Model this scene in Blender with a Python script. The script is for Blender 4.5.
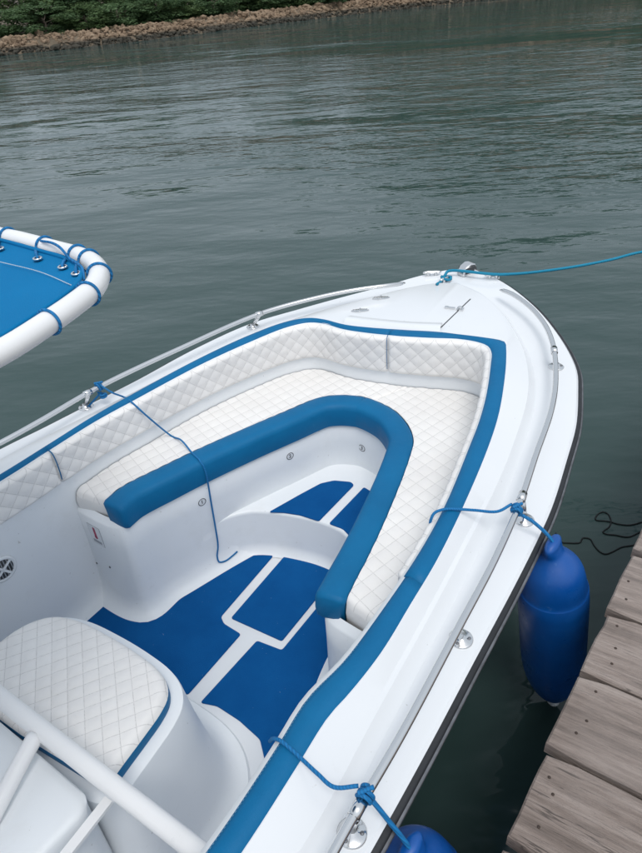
import bpy, math, random
import numpy as np
from mathutils import Vector, Matrix
from mathutils.bvhtree import BVHTree
random.seed(7); rng = np.random.default_rng(7)
for o in list(bpy.data.objects): bpy.data.objects.remove(o)
SC = bpy.context.scene; COL = SC.collection

# ------------------------------------------------------------------ camera
# world frame: +Y = the way the boat points, +X = starboard, Z up, cockpit floor at z = 0
F, ROLL, HY, YAW = 650.0, math.radians(4.5), -30.0, math.radians(40.0)   # photo is 642 x 853
CAM = np.array([1.515, 0.0, 2.45]); WATER_Z = -0.2
pitch = math.atan((426.5 - HY) * math.cos(ROLL) / F)
_up = np.array([-math.sin(ROLL), -math.cos(ROLL), 0]); _f = np.array([0, 0, 1.0])
_R = np.array([[math.cos(ROLL), -math.sin(ROLL), 0],
               _up * math.sin(pitch) + _f * math.cos(pitch),
               _up * math.cos(pitch) - _f * math.sin(pitch)])
_T = np.array([[math.cos(YAW), -math.sin(YAW), 0], [math.sin(YAW), math.cos(YAW), 0], [0, 0, 1]])
M3 = _T @ _R
cd = bpy.data.cameras.new('camera'); cam = bpy.data.objects.new('camera', cd); COL.objects.link(cam)
cd.sensor_fit = 'HORIZONTAL'; cd.sensor_width = 36; cd.lens = F / 642 * 36; cd.clip_start = 0.05; cd.clip_end = 2000
m = Matrix.Identity(4)
cols = [M3 @ np.array([1, 0, 0]), M3 @ np.array([0, -1, 0]), M3 @ np.array([0, 0, -1])]
for j in range(3):
    for i in range(3): m[i][j] = cols[j][i]
for i in range(3): m[i][3] = CAM[i]
cam.matrix_world = m; SC.camera = cam

# ------------------------------------------------------------------ light
SUN_EL, SUN_AZ = math.radians(64), math.radians(128)      # azimuth measured from +Y towards +X
wd = bpy.data.worlds.new('World'); SC.world = wd; wd.use_nodes = True
nt = wd.node_tree; nt.nodes.clear()
sky = nt.nodes.new('ShaderNodeTexSky'); sky.sky_type = 'NISHITA'; sky.sun_disc = False
sky.sun_elevation = SUN_EL; sky.sun_rotation = SUN_AZ; sky.air_density = 1.0; sky.dust_density = 6.0; sky.ozone_density = 1.0
hs = nt.nodes.new('ShaderNodeHueSaturation'); hs.inputs['Saturation'].default_value = 0.35
mx = nt.nodes.new('ShaderNodeMixRGB'); mx.inputs[0].default_value = 0.55; mx.inputs[2].default_value = (7.6, 8.6, 9.7, 1)   # even cloud layer
bg = nt.nodes.new('ShaderNodeBackground'); bg.inputs[1].default_value = 0.10
wo = nt.nodes.new('ShaderNodeOutputWorld')
nt.links.new(sky.outputs[0], hs.inputs['Color']); nt.links.new(hs.outputs[0], mx.inputs[1])
nt.links.new(mx.outputs[0], bg.inputs[0]); nt.links.new(bg.outputs[0], wo.inputs[0])
sl = bpy.data.lights.new('sun', 'SUN'); sl.energy = 1.0; sl.angle = math.radians(25); sl.color = (1, 0.97, 0.93)
so = bpy.data.objects.new('sun', sl); COL.objects.link(so)
sd = Vector((math.sin(SUN_AZ) * math.cos(SUN_EL), math.cos(SUN_AZ) * math.cos(SUN_EL), math.sin(SUN_EL)))
so.rotation_euler = sd.to_track_quat('Z', 'Y').to_euler(); so.location = (0, 0, 20)
SC.view_settings.view_transform = 'Standard'; SC.view_settings.look = 'None'
SC.view_settings.exposure = 0.30; SC.view_settings.gamma = 1.0; SC.view_settings.use_curve_mapping = False
SC.render.engine = 'CYCLES'

# ------------------------------------------------------------------ pixel -> place
def raydir(px, py): return M3 @ np.array([px - 321.0, py - 426.5, F])
def at(px, py, z):
    v = raydir(px, py); return CAM + v * ((z - CAM[2]) / v[2])
def zd(y): return 0.80 + 0.018 * max(0.0, y - 1) ** 2            # sheer: height of the deck edge
def atd(px, py, dz):
    z = 0.8
    for _ in range(10):
        q = at(px, py, z); z = zd(q[1]) + dz
    return q
def onx(px, py, X):
    v = raydir(px, py); return CAM + v * ((X - CAM[0]) / v[0])
def ony(px, py, Y):
    v = raydir(px, py); return CAM + v * ((Y - CAM[1]) / v[1])

# ------------------------------------------------------------------ mesh helpers
def mesh(name, V, Fc, mat, parent=None, smooth=True, uv=None):
    me = bpy.data.meshes.new(name); me.from_pydata([tuple(map(float, v)) for v in V], [], Fc); me.update()
    if uv is not None:
        L = me.uv_layers.new(name='UVMap')
        idx = np.zeros(len(me.loops), dtype=np.int32); me.loops.foreach_get('vertex_index', idx)
        L.data.foreach_set('uv', np.asarray(uv, dtype=np.float32)[idx].ravel())
    if smooth: me.polygons.foreach_set('use_smooth', [True] * len(me.polygons))
    if mat: me.materials.append(mat)
    o = bpy.data.objects.new(name, me); COL.objects.link(o)
    if parent: o.parent = parent
    return o
def empty(name, loc=(0, 0, 0)):
    o = bpy.data.objects.new(name, None); o.location = loc; COL.objects.link(o); return o
def tag(o, label=None, cat=None, group=None, kind=None):
    if label: o['label'] = label
    if cat: o['category'] = cat
    if group: o['group'] = group
    if kind: o['kind'] = kind
    return o
def autosmooth(o, ang=40):
    me = o.data; me.polygons.foreach_set('use_smooth', [True] * len(me.polygons))
    try: me.set_sharp_from_angle(angle=math.radians(ang))
    except Exception: pass
    return o
def catmull(P, sub=10):
    P = np.asarray(P, float); n = len(P); out = []
    for i in range(n - 1):
        p0, p1, p2, p3 = P[max(i - 1, 0)], P[i], P[i + 1], P[min(i + 2, n - 1)]
        a, b, c = [max(np.linalg.norm(q - p), 1e-6) ** .5 for p, q in ((p0, p1), (p1, p2), (p2, p3))]
        m1 = (p2 - p1) if i == 0 else b * ((p1 - p0) / a - (p2 - p0) / (a + b) + (p2 - p1) / b)
        m2 = (p2 - p1) if i == n - 2 else b * ((p2 - p1) / b - (p3 - p1) / (b + c) + (p3 - p2) / c)
        for k in range(sub):
            t = k / sub; h = t * t * (3 - 2 * t)
            out.append((2 * t**3 - 3 * t**2 + 1) * p1 + (t**3 - 2 * t**2 + t) * m1 + (-2 * t**3 + 3 * t**2) * p2 + (t**3 - t**2) * m2)
    out.append(P[-1]); return np.array(out)
def resample(P, n):
    P = np.asarray(P, float); d = np.r_[0, np.cumsum(np.linalg.norm(np.diff(P, axis=0), axis=1))]
    t = np.linspace(0, d[-1], n)
    return np.stack([np.interp(t, d, P[:, k]) for k in range(P.shape[1])], 1)
def length(P): return float(np.linalg.norm(np.diff(np.asarray(P), axis=0), axis=1).sum())
def loft(rings, close_u=False, close_v=False, flip=False):
    nr, n = len(rings), len(rings[0]); V = np.concatenate([np.asarray(r, float) for r in rings]); Fc = []
    for i in range(nr if close_v else nr - 1):
        a, b = i * n, ((i + 1) % nr) * n
        for j in range(n if close_u else n - 1):
            k = (j + 1) % n; q = (a + j, a + k, b + k, b + j)
            Fc.append(q[::-1] if flip else q)
    return V, Fc
def frames(P):
    P = np.asarray(P, float); T = np.gradient(P, axis=0); T /= np.linalg.norm(T, axis=1)[:, None] + 1e-12
    up = np.array([0, 0, 1.0]) if abs(T[0][2]) < .9 else np.array([1.0, 0, 0])
    N = [np.cross(up, T[0])]; N[0] /= np.linalg.norm(N[0])
    for i in range(1, len(P)):
        v = N[-1] - T[i] * (N[-1] @ T[i]); N.append(v / (np.linalg.norm(v) + 1e-12))
    N = np.array(N); return T, N, np.cross(T, N)
def tube_vf(P, r, seg=10, cap=True):
    P = np.asarray(P, float); T, N, Bn = frames(P); n = len(P); r = np.broadcast_to(np.asarray(r, float), (n,))
    a = np.linspace(0, 2 * math.pi, seg, endpoint=False)
    rings = [P[i] + r[i] * (np.cos(a)[:, None] * N[i] + np.sin(a)[:, None] * Bn[i]) for i in range(n)]
    V, Fc = loft(rings, close_u=True)
    if cap: Fc = Fc + [tuple(range(seg))[::-1], tuple(range((n - 1) * seg, n * seg))]
    return V, Fc
def tube(name, P, r, mat, parent=None, seg=10): return mesh(name, *tube_vf(P, r, seg), mat, parent)
def merge(parts):
    V, Fc, k = [], [], 0
    for v, f in parts:
        V.append(np.asarray(v, float)); Fc += [tuple(i + k for i in q) for q in f]; k += len(v)
    return np.concatenate(V), Fc
def box_vf(c, s, R=None):
    V = np.array([[x, y, z] for x in (-.5, .5) for y in (-.5, .5) for z in (-.5, .5)]) * np.array(s)
    if R is not None: V = V @ np.array(R).T
    return V + np.array(c), [(0, 1, 3, 2), (4, 6, 7, 5), (0, 4, 5, 1), (2, 3, 7, 6), (0, 2, 6, 4), (1, 5, 7, 3)]
def lathe_vf(prof, seg=24, R=None, c=(0, 0, 0)):
    a = np.linspace(0, 2 * math.pi, seg, endpoint=False)
    rings = [np.stack([r * np.cos(a), r * np.sin(a), np.full(seg, z)], 1) for r, z in prof]
    V, Fc = loft(rings, close_u=True)
    Fc = Fc + [tuple(range(seg))[::-1], tuple(range((len(prof) - 1) * seg, len(prof) * seg))]
    if R is not None: V = V @ np.array(R).T
    return V + np.array(c), Fc
def basis(z, xhint=(1, 0, 0)):
    z = np.asarray(z, float); z = z / np.linalg.norm(z); x = np.asarray(xhint, float); x = x - z * (x @ z)
    if np.linalg.norm(x) < 1e-4: x = np.cross(z, (0, 1, .3))
    x /= np.linalg.norm(x); return np.stack([x, np.cross(z, x), z], 1)
def inset(poly, d):
    P = np.asarray(poly, float); n = len(P); out = []
    A = 0.5 * sum(P[i][0] * P[(i + 1) % n][1] - P[(i + 1) % n][0] * P[i][1] for i in range(n)); s = 1 if A > 0 else -1
    for i in range(n):
        e1 = P[i] - P[i - 1]; e2 = P[(i + 1) % n] - P[i]
        n1 = np.array([-e1[1], e1[0]]) / (np.linalg.norm(e1) + 1e-9); n2 = np.array([-e2[1], e2[0]]) / (np.linalg.norm(e2) + 1e-9)
        b = n1 + n2; b /= np.linalg.norm(b) + 1e-9; out.append(P[i] + s * b * d / max(.5, b @ n1))
    return np.array(out)
def slab_vf(poly, z0, z1, bev=0.004):
    poly = np.asarray(poly, float)
    A = sum(poly[i][0] * poly[(i + 1) % len(poly)][1] - poly[(i + 1) % len(poly)][0] * poly[i][1] for i in range(len(poly)))
    if A < 0: poly = poly[::-1]
    n = len(poly); p2 = inset(poly, bev); z = lambda p, h: np.c_[p, np.full(n, h)]
    V, Fc = loft([z(poly, z0), z(poly, z1 - bev), z(p2, z1)], close_u=True)
    return V, Fc + [tuple(range(2 * n, 3 * n)), tuple(range(n))[::-1]]
def offset_path(P, d):
    """shift a plan path sideways (to its left for d > 0)"""
    P = np.asarray(P, float); T = np.gradient(P[:, :2], axis=0); T /= np.linalg.norm(T, axis=1)[:, None] + 1e-12
    Q = P.copy(); Q[:, 0] += -T[:, 1] * d; Q[:, 1] += T[:, 0] * d; return Q

# ------------------------------------------------------------------ materials
def lin(r, g, b): return tuple(((c / 255) / 12.92 if c / 255 <= .04045 else ((c / 255 + .055) / 1.055) ** 2.4) for c in (r, g, b)) + (1,)
class NT:
    def __init__(s, name):
        s.m = bpy.data.materials.new(name); s.m.use_nodes = True; s.t = s.m.node_tree
        s.b = s.t.nodes['Principled BSDF']; s.tc = s.n('ShaderNodeTexCoord')
    def n(s, ty, **kw):
        x = s.t.nodes.new(ty)
        for k, v in kw.items(): setattr(x, k, v)
        return x
    def l(s, a, b): s.t.links.new(a, b)
    def noise(s, scale, detail=4, rough=.55, coord='Object', vec=None):
        x = s.n('ShaderNodeTexNoise'); x.inputs['Scale'].default_value = scale; x.inputs['Detail'].default_value = detail
        x.inputs['Roughness'].default_value = rough; s.l(vec if vec is not None else s.tc.outputs[coord], x.inputs['Vector']); return x.outputs[0]
    def mapping(s, scale, coord='Object', rot=(0, 0, 0)):
        x = s.n('ShaderNodeMapping'); x.inputs['Scale'].default_value = scale; x.inputs['Rotation'].default_value = rot
        s.l(s.tc.outputs[coord], x.inputs[0]); return x.outputs[0]
    def math(s, op, a, b=None, c=None):
        x = s.n('ShaderNodeMath', operation=op)
        for i, v in enumerate((a, b, c)):
            if v is None: continue
            if isinstance(v, (int, float)): x.inputs[i].default_value = v
            else: s.l(v, x.inputs[i])
        return x.outputs[0]
    def maprange(s, v, a, b, c, d, smooth=False):
        x = s.n('ShaderNodeMapRange'); 
        if smooth: x.interpolation_type = 'SMOOTHSTEP'
        s.l(v, x.inputs[0])
        for i, q in enumerate((a, b, c, d)): x.inputs[i + 1].default_value = q
        return x.outputs[0]
    def ramp(s, v, stops):
        x = s.n('ShaderNodeValToRGB'); e = x.color_ramp.elements
        while len(e) < len(stops): e.new(.5)
        for i, (p, c) in enumerate(stops): e[i].position = p; e[i].color = c
        s.l(v, x.inputs[0]); return x.outputs[0]
    def mix(s, f, a, b, blend='MIX'):
        x = s.n('ShaderNodeMixRGB', blend_type=blend)
        for i, v in enumerate((f, a, b)):
            if isinstance(v, (int, float)): x.inputs[i].default_value = v
            elif isinstance(v, tuple): x.inputs[i].default_value = v
            else: s.l(v, x.inputs[i])
        return x.outputs[0]
    def bump(s, h, dist, strength=1.0, prev=None):
        x = s.n('ShaderNodeBump'); x.inputs['Distance'].default_value = dist; x.inputs['Strength'].default_value = strength
        s.l(h, x.inputs['Height'])
        if prev is not None: s.l(prev, x.inputs['Normal'])
        s.l(x.outputs[0], s.b.inputs['Normal']); return x.outputs[0]
    def set(s, **kw):
        for k, v in kw.items():
            k = k.replace('_', ' ')
            if isinstance(v, (int, float, tuple)): s.b.inputs[k].default_value = v
            else: s.l(v, s.b.inputs[k])
        return s
def plain(name, col, rough=.4, metal=0, var=.06, nscale=3, bump=0, bscale=40):
    t = NT(name); nz = t.noise(nscale, 5)
    c = t.mix(1.0, col, t.ramp(nz, [(.3, (1 - var,) * 3 + (1,)), (.7, (1, 1, 1, 1))]), 'MULTIPLY')
    t.set(Base_Color=c, Metallic=float(metal))
    t.set(Roughness=t.maprange(t.noise(nscale * 4, 4), .3, .7, rough * .85, min(1, rough * 1.15)))
    if bump: t.bump(t.noise(bscale, 6), bump)
    return t.m

# gelcoat: glossy white with faint scuffs and specks of dirt
t = NT('gelcoat'); n1 = t.noise(2.2, 6, .6); sp = t.noise(55, 2, .5)
c = t.ramp(n1, [(.2, (.70, .722, .745, 1)), (.8, (.735, .755, .775, 1))])
c = t.mix(t.maprange(t.noise(24, 7, .75), .64, .72, 0, .07), c, (.42, .42, .40, 1))
c = t.mix(t.maprange(sp, .755, .775, 0, .45), c, (.34, .33, .30, 1))
t.set(Base_Color=c, Roughness=t.maprange(t.noise(2, 2), .2, .8, .15, .22)); t.bump(t.noise(1.1, 1), .004, .4); GEL = t.m
# inside moulding: flowcoat, duller and greyer
t = NT('liner_gelcoat'); n1 = t.noise(1.6, 6, .6); sp = t.noise(48, 2, .5)
c = t.ramp(n1, [(.25, (.735, .765, .79, 1)), (.75, (.775, .80, .82, 1))])
c = t.mix(t.maprange(t.noise(4, 8, .72), .55, .74, 0, .13), c, (.46, .45, .40, 1)); c = t.mix(t.maprange(t.noise(20, 7, .75), .62, .70, 0, .14), c, (.42, .42, .40, 1))
c = t.mix(t.maprange(sp, .755, .775, 0, .45), c, (.30, .29, .26, 1))
t.set(Base_Color=c, Roughness=t.maprange(t.noise(7, 5), .3, .7, .28, .45)); t.bump(t.noise(1.8, 3), .006, .5); LINER = t.m
# quilted white vinyl, stitching lines follow the UV phases
t = NT('quilted_vinyl'); sx = t.n('ShaderNodeSeparateXYZ'); t.l(t.tc.outputs['UV'], sx.inputs[0])
d1 = t.math('PINGPONG', sx.outputs[0], .5); d2 = t.math('PINGPONG', sx.outputs[1], .5)
ln = t.math('MINIMUM', d1, d2); line = t.maprange(ln, .012, .04, 1, 0, True)
st = t.noise(160, 1); lmask = t.math('MULTIPLY', line, t.maprange(st, .35, .6, .35, .75))
c = t.ramp(t.noise(3, 6), [(.3, (.745, .725, .705, 1)), (.7, (.815, .80, .78, 1))])
c = t.mix(lmask, c, (.50, .485, .475, 1))
t.set(Base_Color=c, Roughness=t.maprange(t.noise(14, 4), .3, .7, .42, .58)); bp = t.bump(t.noise(420, 3), .0006, .6)
t.bump(line, .002, -.6, bp); QUILT = t.m
VWHITE = plain('white_vinyl', (.79, .775, .755, 1), .48, var=.07, bump=.0006, bscale=380)
t = NT('blue_vinyl'); n1 = t.noise(3.5, 6, .6)
c = t.ramp(n1, [(.3, (.001, .112, .265, 1)), (.7, (.0015, .138, .315, 1))])
c = t.mix(t.maprange(t.noise(28, 5, .7), .66, .78, 0, .15), c, (.10, .30, .50, 1))
t.set(Base_Color=c, Roughness=t.maprange(t.noise(10, 4), .3, .7, .48, .6)); t.b.inputs['Specular IOR Level'].default_value = .22; bw = t.bump(t.noise(350, 3), .0008, .7); t.bump(t.noise(11, 5, .6), .006, .5, bw); VBLUE = t.m
t = NT('blue_carpet'); n1 = t.noise(4, 7, .65); fb = t.noise(520, 3, .7)
c = t.ramp(n1, [(.25, (.002, .072, .245, 1)), (.75, (.006, .110, .335, 1))])
c = t.mix(t.maprange(fb, .3, .7, 0, .35), c, (.003, .062, .22, 1))
c = t.mix(t.maprange(t.noise(85, 2), .76, .79, 0, .45), c, (.30, .38, .48, 1))
t.set(Base_Color=c, Roughness=.92); t.b.inputs['Specular IOR Level'].default_value = .08; t.bump(fb, .003, .8); CARPET = t.m
t = NT('stainless'); t.set(Base_Color=(.70, .70, .70, 1), Metallic=1.0, Roughness=.16); STEEL = t.m
ALU = plain('white_painted_tube', (.80, .80, .80, 1), .32, var=.05, nscale=6)
RUBBER = plain('black_rubber', (.014, .016, .020, 1), .5, var=.4, nscale=14, bump=.001, bscale=90)
DARK = plain('dark_gap', (.05, .055, .06, 1), .6, var=.2)
STRIP = plain('scuffed_metal_strip', (.22, .225, .24, 1), .38, .7, var=.5, nscale=20)
PRINT = plain('black_print', (.04, .04, .045, 1), .5)
RED = plain('red_print', (.42, .03, .10, 1), .5)
STICK = plain('sticker_white', (.74, .76, .78, 1), .4)
THREADB = plain('pale_blue_thread', (.12, .30, .46, 1), .8)
GREYP = plain('grey_print', (.33, .35, .38, 1), .5)
def rope_mat(name, col):
    t = NT(name); w = t.n('ShaderNodeTexWave', wave_type='BANDS', bands_direction='DIAGONAL'); w.inputs['Scale'].default_value = 55; w.inputs['Distortion'].default_value = 1.5
    t.l(t.tc.outputs['Object'], w.inputs[0])
    c = t.mix(t.maprange(w.outputs[1], 0, 1, .0, .45), col, tuple(x * .45 for x in col[:3]) + (1,))
    t.set(Base_Color=c, Roughness=.75); t.bump(w.outputs[1], .0015, .8); return t.m
ROPE_B = rope_mat('blue_rope', (.001, .165, .42, 1)); ROPE_T = rope_mat('teal_rope', (.002, .24, .40, 1)); REFL_D = rope_mat('dark_reflection', (.006, .010, .012, 1))  # the dark one colours the modelled line reflected in the water
t = NT('fender_vinyl'); c = t.ramp(t.noise(6, 5), [(.3, (.001, .060, .27, 1)), (.7, (.002, .085, .34, 1))])
c = t.mix(t.maprange(t.noise(38, 6, .75), .60, .72, 0, .40), c, (.08, .20, .42, 1))
t.set(Base_Color=c, Roughness=t.maprange(t.noise(16, 5), .3, .7, .24, .5)); t.bump(t.noise(9, 4), .004, .5); FENDER = t.m
# weathered boards: grain runs along local X, every board its own shade
t = NT('weathered_wood'); oi = t.n('ShaderNodeObjectInfo')
ofs = t.n('ShaderNodeVectorMath', operation='ADD'); cb = t.n('ShaderNodeCombineXYZ')
for i in range(3): t.l(t.math('MULTIPLY', oi.outputs['Random'], 37.0 + 11 * i), cb.inputs[i])
t.l(t.tc.outputs['Object'], ofs.inputs[0]); t.l(cb.outputs[0], ofs.inputs[1])
mp = t.n('ShaderNodeMapping'); mp.inputs['Scale'].default_value = (2.6, 30, 30); t.l(ofs.outputs[0], mp.inputs[0])
mp2 = t.n('ShaderNodeMapping'); mp2.inputs['Scale'].default_value = (14, 210, 210); t.l(ofs.outputs[0], mp2.inputs[0])
g1 = t.noise(1.0, 8, .62, vec=mp.outputs[0]); g2 = t.noise(1.0, 6, .65, vec=mp2.outputs[0])
blot = t.noise(3.0, 6, .65, vec=ofs.outputs[0])
c = t.ramp(g1, [(.30, (.080, .060, .049, 1)), (.5, (.225, .178, .152, 1)), (.70, (.37, .31, .275, 1))])
mp3 = t.n('ShaderNodeMapping'); mp3.inputs['Scale'].default_value = (2.4, 46, 46); t.l(ofs.outputs[0], mp3.inputs[0])
crk = t.n('ShaderNodeTexNoise'); crk.inputs['Scale'].default_value = 1;  crk.inputs['Detail'].default_value = 3; t.l(mp3.outputs[0], crk.inputs['Vector'])
crack = t.maprange(t.math('ABSOLUTE', t.math('SUBTRACT', crk.outputs[0], .5)), .004, .016, 1, 0, True)
crack = t.math('MULTIPLY', crack, t.maprange(t.noise(2.2, 3, .5, vec=ofs.outputs[0]), .46, .58, 0, 1, True))
c = t.mix(t.maprange(g2, .52, .70, 0, .6), c, (.055, .043, .038, 1))
c = t.mix(t.maprange(t.noise(260, 3, .7, vec=ofs.outputs[0]), .58, .72, 0, .45), c, (.075, .058, .048, 1))
c = t.mix(t.maprange(t.noise(7, 5, .7, vec=ofs.outputs[0]), .60, .74, 0, .55), c, (.095, .070, .055, 1))
c = t.mix(t.math('MULTIPLY', crack, .85), c, (.022, .017, .015, 1))
c = t.mix(t.maprange(blot, .45, .75, 0, .4), c, (.31, .275, .255, 1))
c = t.mix(.25, c, t.mix(oi.outputs['Random'], (.14, .11, .095, 1), (.36, .31, .285, 1)))
t.set(Base_Color=c, Roughness=.85); b1 = t.bump(g1, .012, .7); b2_ = t.bump(g2, .004, .8, b1); t.bump(crack, .006, -.9, b2_); WOOD = t.m
NAIL = plain('rusty_nail', (.045, .028, .02, 1), .7, var=.4, nscale=60)

# ================================================================== WATER
t = NT('water')
geo = t.n('ShaderNodeNewGeometry')
def wn(scale, detail, k=.5, rot=0.0, rough=.5):
    """noise stretched along the crests, which run across the line of sight to the bank"""
    m1 = t.n('ShaderNodeMapping'); m1.inputs['Rotation'].default_value = (0, 0, -(CREST + rot)); t.l(geo.outputs['Position'], m1.inputs[0])
    m2 = t.n('ShaderNodeMapping'); m2.inputs['Scale'].default_value = (k, 1, 1); t.l(m1.outputs[0], m2.inputs[0])
    return t.noise(scale, detail, rough, vec=m2.outputs[0])
CREST = math.radians(37)
patch = t.maprange(wn(.075, 3, .30, -.15), .42, .58, .30, 1.55, True)
h = t.math('MULTIPLY', wn(.42, 2, .5, .15), .17)
h = t.math('ADD', h, t.math('MULTIPLY', wn(1.35, 3, .5, -.12, .5), t.math('MULTIPLY_ADD', patch, .060, .026)))
fine = t.math('ADD', t.math('MULTIPLY', wn(3.6, 3, .42, .1, .55), .042), t.math('MULTIPLY', wn(11, 2, .5, -.25), .0045))
h = t.math('ADD', h, t.math('MULTIPLY', fine, patch))
t.set(Base_Color=(.035, .065, .062, 1), Roughness=.04, IOR=1.333); t.b.inputs['Specular IOR Level'].default_value = .5
t.bump(h, 1.0, .9); WATERM = t.m
g = 26; xs = np.r_[-400, -200, np.linspace(-120, 60, g), 200, 400]; ys = np.r_[-400, -200, np.linspace(-60, 160, g), 250, 500]
V = np.array([[x, y, WATER_Z] for y in ys for x in xs]); nx = len(xs)
Fc = [(j * nx + i, j * nx + i + 1, (j + 1) * nx + i + 1, (j + 1) * nx + i) for j in range(len(ys) - 1) for i in range(nx - 1)]
tag(mesh('water', V, Fc, WATERM), kind='structure')

# ================================================================== FAR BANK
SHORE = catmull([(-62, -60), (-52, -25), (-43, 2), (-36.45, 21.0), (-33.2, 26.9), (-31.4, 35.3), (-29.0, 43.0), (-25.3, 51.0), (-22, 62), (-16, 82), (-4, 110), (20, 150), (60, 200)], 8)
SHORE = resample(SHORE, 220)
def shore_off(d): return offset_path(np.c_[SHORE, np.zeros(len(SHORE))], d)[:, :2]
t = NT('bank_soil'); c = t.ramp(t.noise(.9, 8, .7), [(.3, (.07, .055, .038, 1)), (.7, (.17, .135, .095, 1))])
t.set(Base_Color=c, Roughness=.95); t.bump(t.noise(5, 6), .05); SOIL = t.m
prof = [(-1.2, -1.6), (-.1, -.25), (.5, .18), (.95, .44), (1.6, .50), (5, .45), (14, .9), (60, 2.5), (200, 4)]
rings = [np.c_[shore_off(d), np.full(len(SHORE), z) + (rng.normal(0, .05, len(SHORE)) if 0 < d < 20 else 0)] for d, z in prof]
tag(mesh('river_bank', *loft(rings, flip=True), SOIL), kind='structure')
# riprap: small stones that cannot be told apart one by one at this distance
t = NT('riprap_stone'); c = t.ramp(t.noise(2.6, 6, .75), [(.25, (.07, .048, .032, 1)), (.5, (.215, .150, .098, 1)), (.78, (.42, .32, .225, 1))])
sz = t.n('ShaderNodeSeparateXYZ'); gg = t.n('ShaderNodeNewGeometry'); t.l(gg.outputs['Position'], sz.inputs[0])
wet = t.maprange(sz.outputs[2], .02, .22, .95, 0, True); c = t.mix(wet, c, (.035, .034, .026, 1))     # tide-wet, algae-covered foot
t.set(Base_Color=c, Roughness=.9); t.bump(t.noise(9, 6), .03); STONE = t.m
ico = []
import bmesh
bm = bmesh.new(); bmesh.ops.create_icosphere(bm, subdivisions=2, radius=1)
IV = np.array([v.co[:] for v in bm.verts]); IF = [tuple(v.index for v in f.verts) for f in bm.faces]; bm.free()
bm = bmesh.new(); bmesh.ops.create_icosphere(bm, subdivisions=1, radius=1)
IV1 = np.array([v.co[:] for v in bm.verts]); IF1 = [tuple(v.index for v in f.verts) for f in bm.faces]; bm.free()
def rockV(base):
    V = base * rng.uniform(.65, 1.15, 3)
    for _ in range(5):                                  # chop facets off
        n = rng.normal(size=3); n /= np.linalg.norm(n); d = rng.uniform(.45, .8); s = V @ n - d
        V = V - np.outer(np.maximum(s, 0), n)
    a = rng.uniform(0, 6.28); R = np.array([[math.cos(a), -math.sin(a), 0], [math.sin(a), math.cos(a), 0], [0, 0, 1]])
    return V @ R.T
parts = []; dsh = np.r_[0, np.cumsum(np.linalg.norm(np.diff(SHORE, axis=0), axis=1))]
i0, i1 = 40, 150
for k in range(13000):
    j = rng.integers(48, 150); d = rng.uniform(-.3, 1.15) if rng.random() < .95 else rng.uniform(1.1, 1.6)
    f = rng.random(); p = SHORE[j] * (1 - f) + SHORE[j + 1] * f; T = SHORE[j + 1] - SHORE[j]; T /= np.linalg.norm(T)
    q = p + np.array([-T[1], T[0]]) * d; z = np.interp(d, [x for x, _ in prof], [y for _, y in prof])
    r = rng.uniform(.05, .14) * rng.choice([1, 1, 1, 1, 1.3, 1.9])
    parts.append((rockV(IV1) * r * np.array([1.15, 1.15, .8]) + np.array([q[0], q[1], z + r * .25]), IF1))
tag(mesh('riprap_stones', *merge(parts), STONE, smooth=False), 'band of tan riprap stones along the far bank, dark at the waterline', 'stones', kind='stuff')

# trees on the bank
def leaf_mat(name, a, b):
    t = NT(name); oi = t.n('ShaderNodeObjectInfo'); gm = t.n('ShaderNodeNewGeometry')
    c = t.ramp(t.math('ADD', t.math('MULTIPLY', gm.outputs['Random Per Island'], .7), t.math('MULTIPLY', oi.outputs['Random'], .3)), [(.0, a), (1, b)])
    t.set(Base_Color=c, Roughness=.6); t.b.inputs['Specular IOR Level'].default_value = .25
    tl = t.n('ShaderNodeBsdfTranslucent'); t.l(c, tl.inputs[0]); ms = t.n('ShaderNodeMixShader'); ms.inputs[0].default_value = .45
    t.l(t.b.outputs[0], ms.inputs[1]); t.l(tl.outputs[0], ms.inputs[2]); t.l(ms.outputs[0], t.t.nodes['Material Output'].inputs[0]); return t.m
LEAF = [leaf_mat('leaf_deep_green', (.065, .125, .060, 1), (.175, .27, .125, 1)), leaf_mat('leaf_fresh_green', (.090, .155, .064, 1), (.21, .30, .13, 1))]
BARK = plain('bark', (.10, .08, .06, 1), .9, var=.5, nscale=8, bump=.02, bscale=12)
def crown_vf(nclump, per, rx, rz, z0, seed):
    r = np.random.default_rng(seed); V = []; Fc = []
    for c in range(nclump):
        d = r.normal(size=3); d /= np.linalg.norm(d); rad = r.uniform(.35, 1.0) ** .6
        cc = np.array([d[0] * rx * rad, d[1] * rx * rad, z0 + rz + d[2] * rz * rad]) * (1, 1, 1)
        if cc[2] < .5 or c % 5 == 0: cc[2] = r.uniform(.2, 1.6)
        cr = r.uniform(.35, .8)
        for k in range(per):
            e = r.normal(size=3); e /= np.linalg.norm(e); p = cc + e * cr * r.uniform(.5, 1) * np.array([1, 1, .75])
            n = e * .8 + r.normal(0, .45, 3) + np.array([0, 0, .9]); Bs = basis(n, r.normal(size=3)); L, W = r.uniform(.07, .16), r.uniform(.04, .08)
            i = len(V); 
            for u, v in ((-L, 0), (0, -W), (L, 0), (0, W)): V.append(p + Bs[:, 0] * u + Bs[:, 1] * v)
            Fc.append((i, i + 1, i + 2, i + 3))
    return np.array(V), Fc
def mkmesh(name, vf, mat, smooth=False):
    me = bpy.data.meshes.new(name); me.from_pydata([tuple(map(float, v)) for v in vf[0]], [], vf[1]); me.update(); me.materials.append(mat); return me
crowns = [mkmesh('crown', crown_vf(110, 70, 2.6, 2.7 + .4 * k, -.2, 50 + k), LEAF[k % 2]) for k in range(3)]
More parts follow.
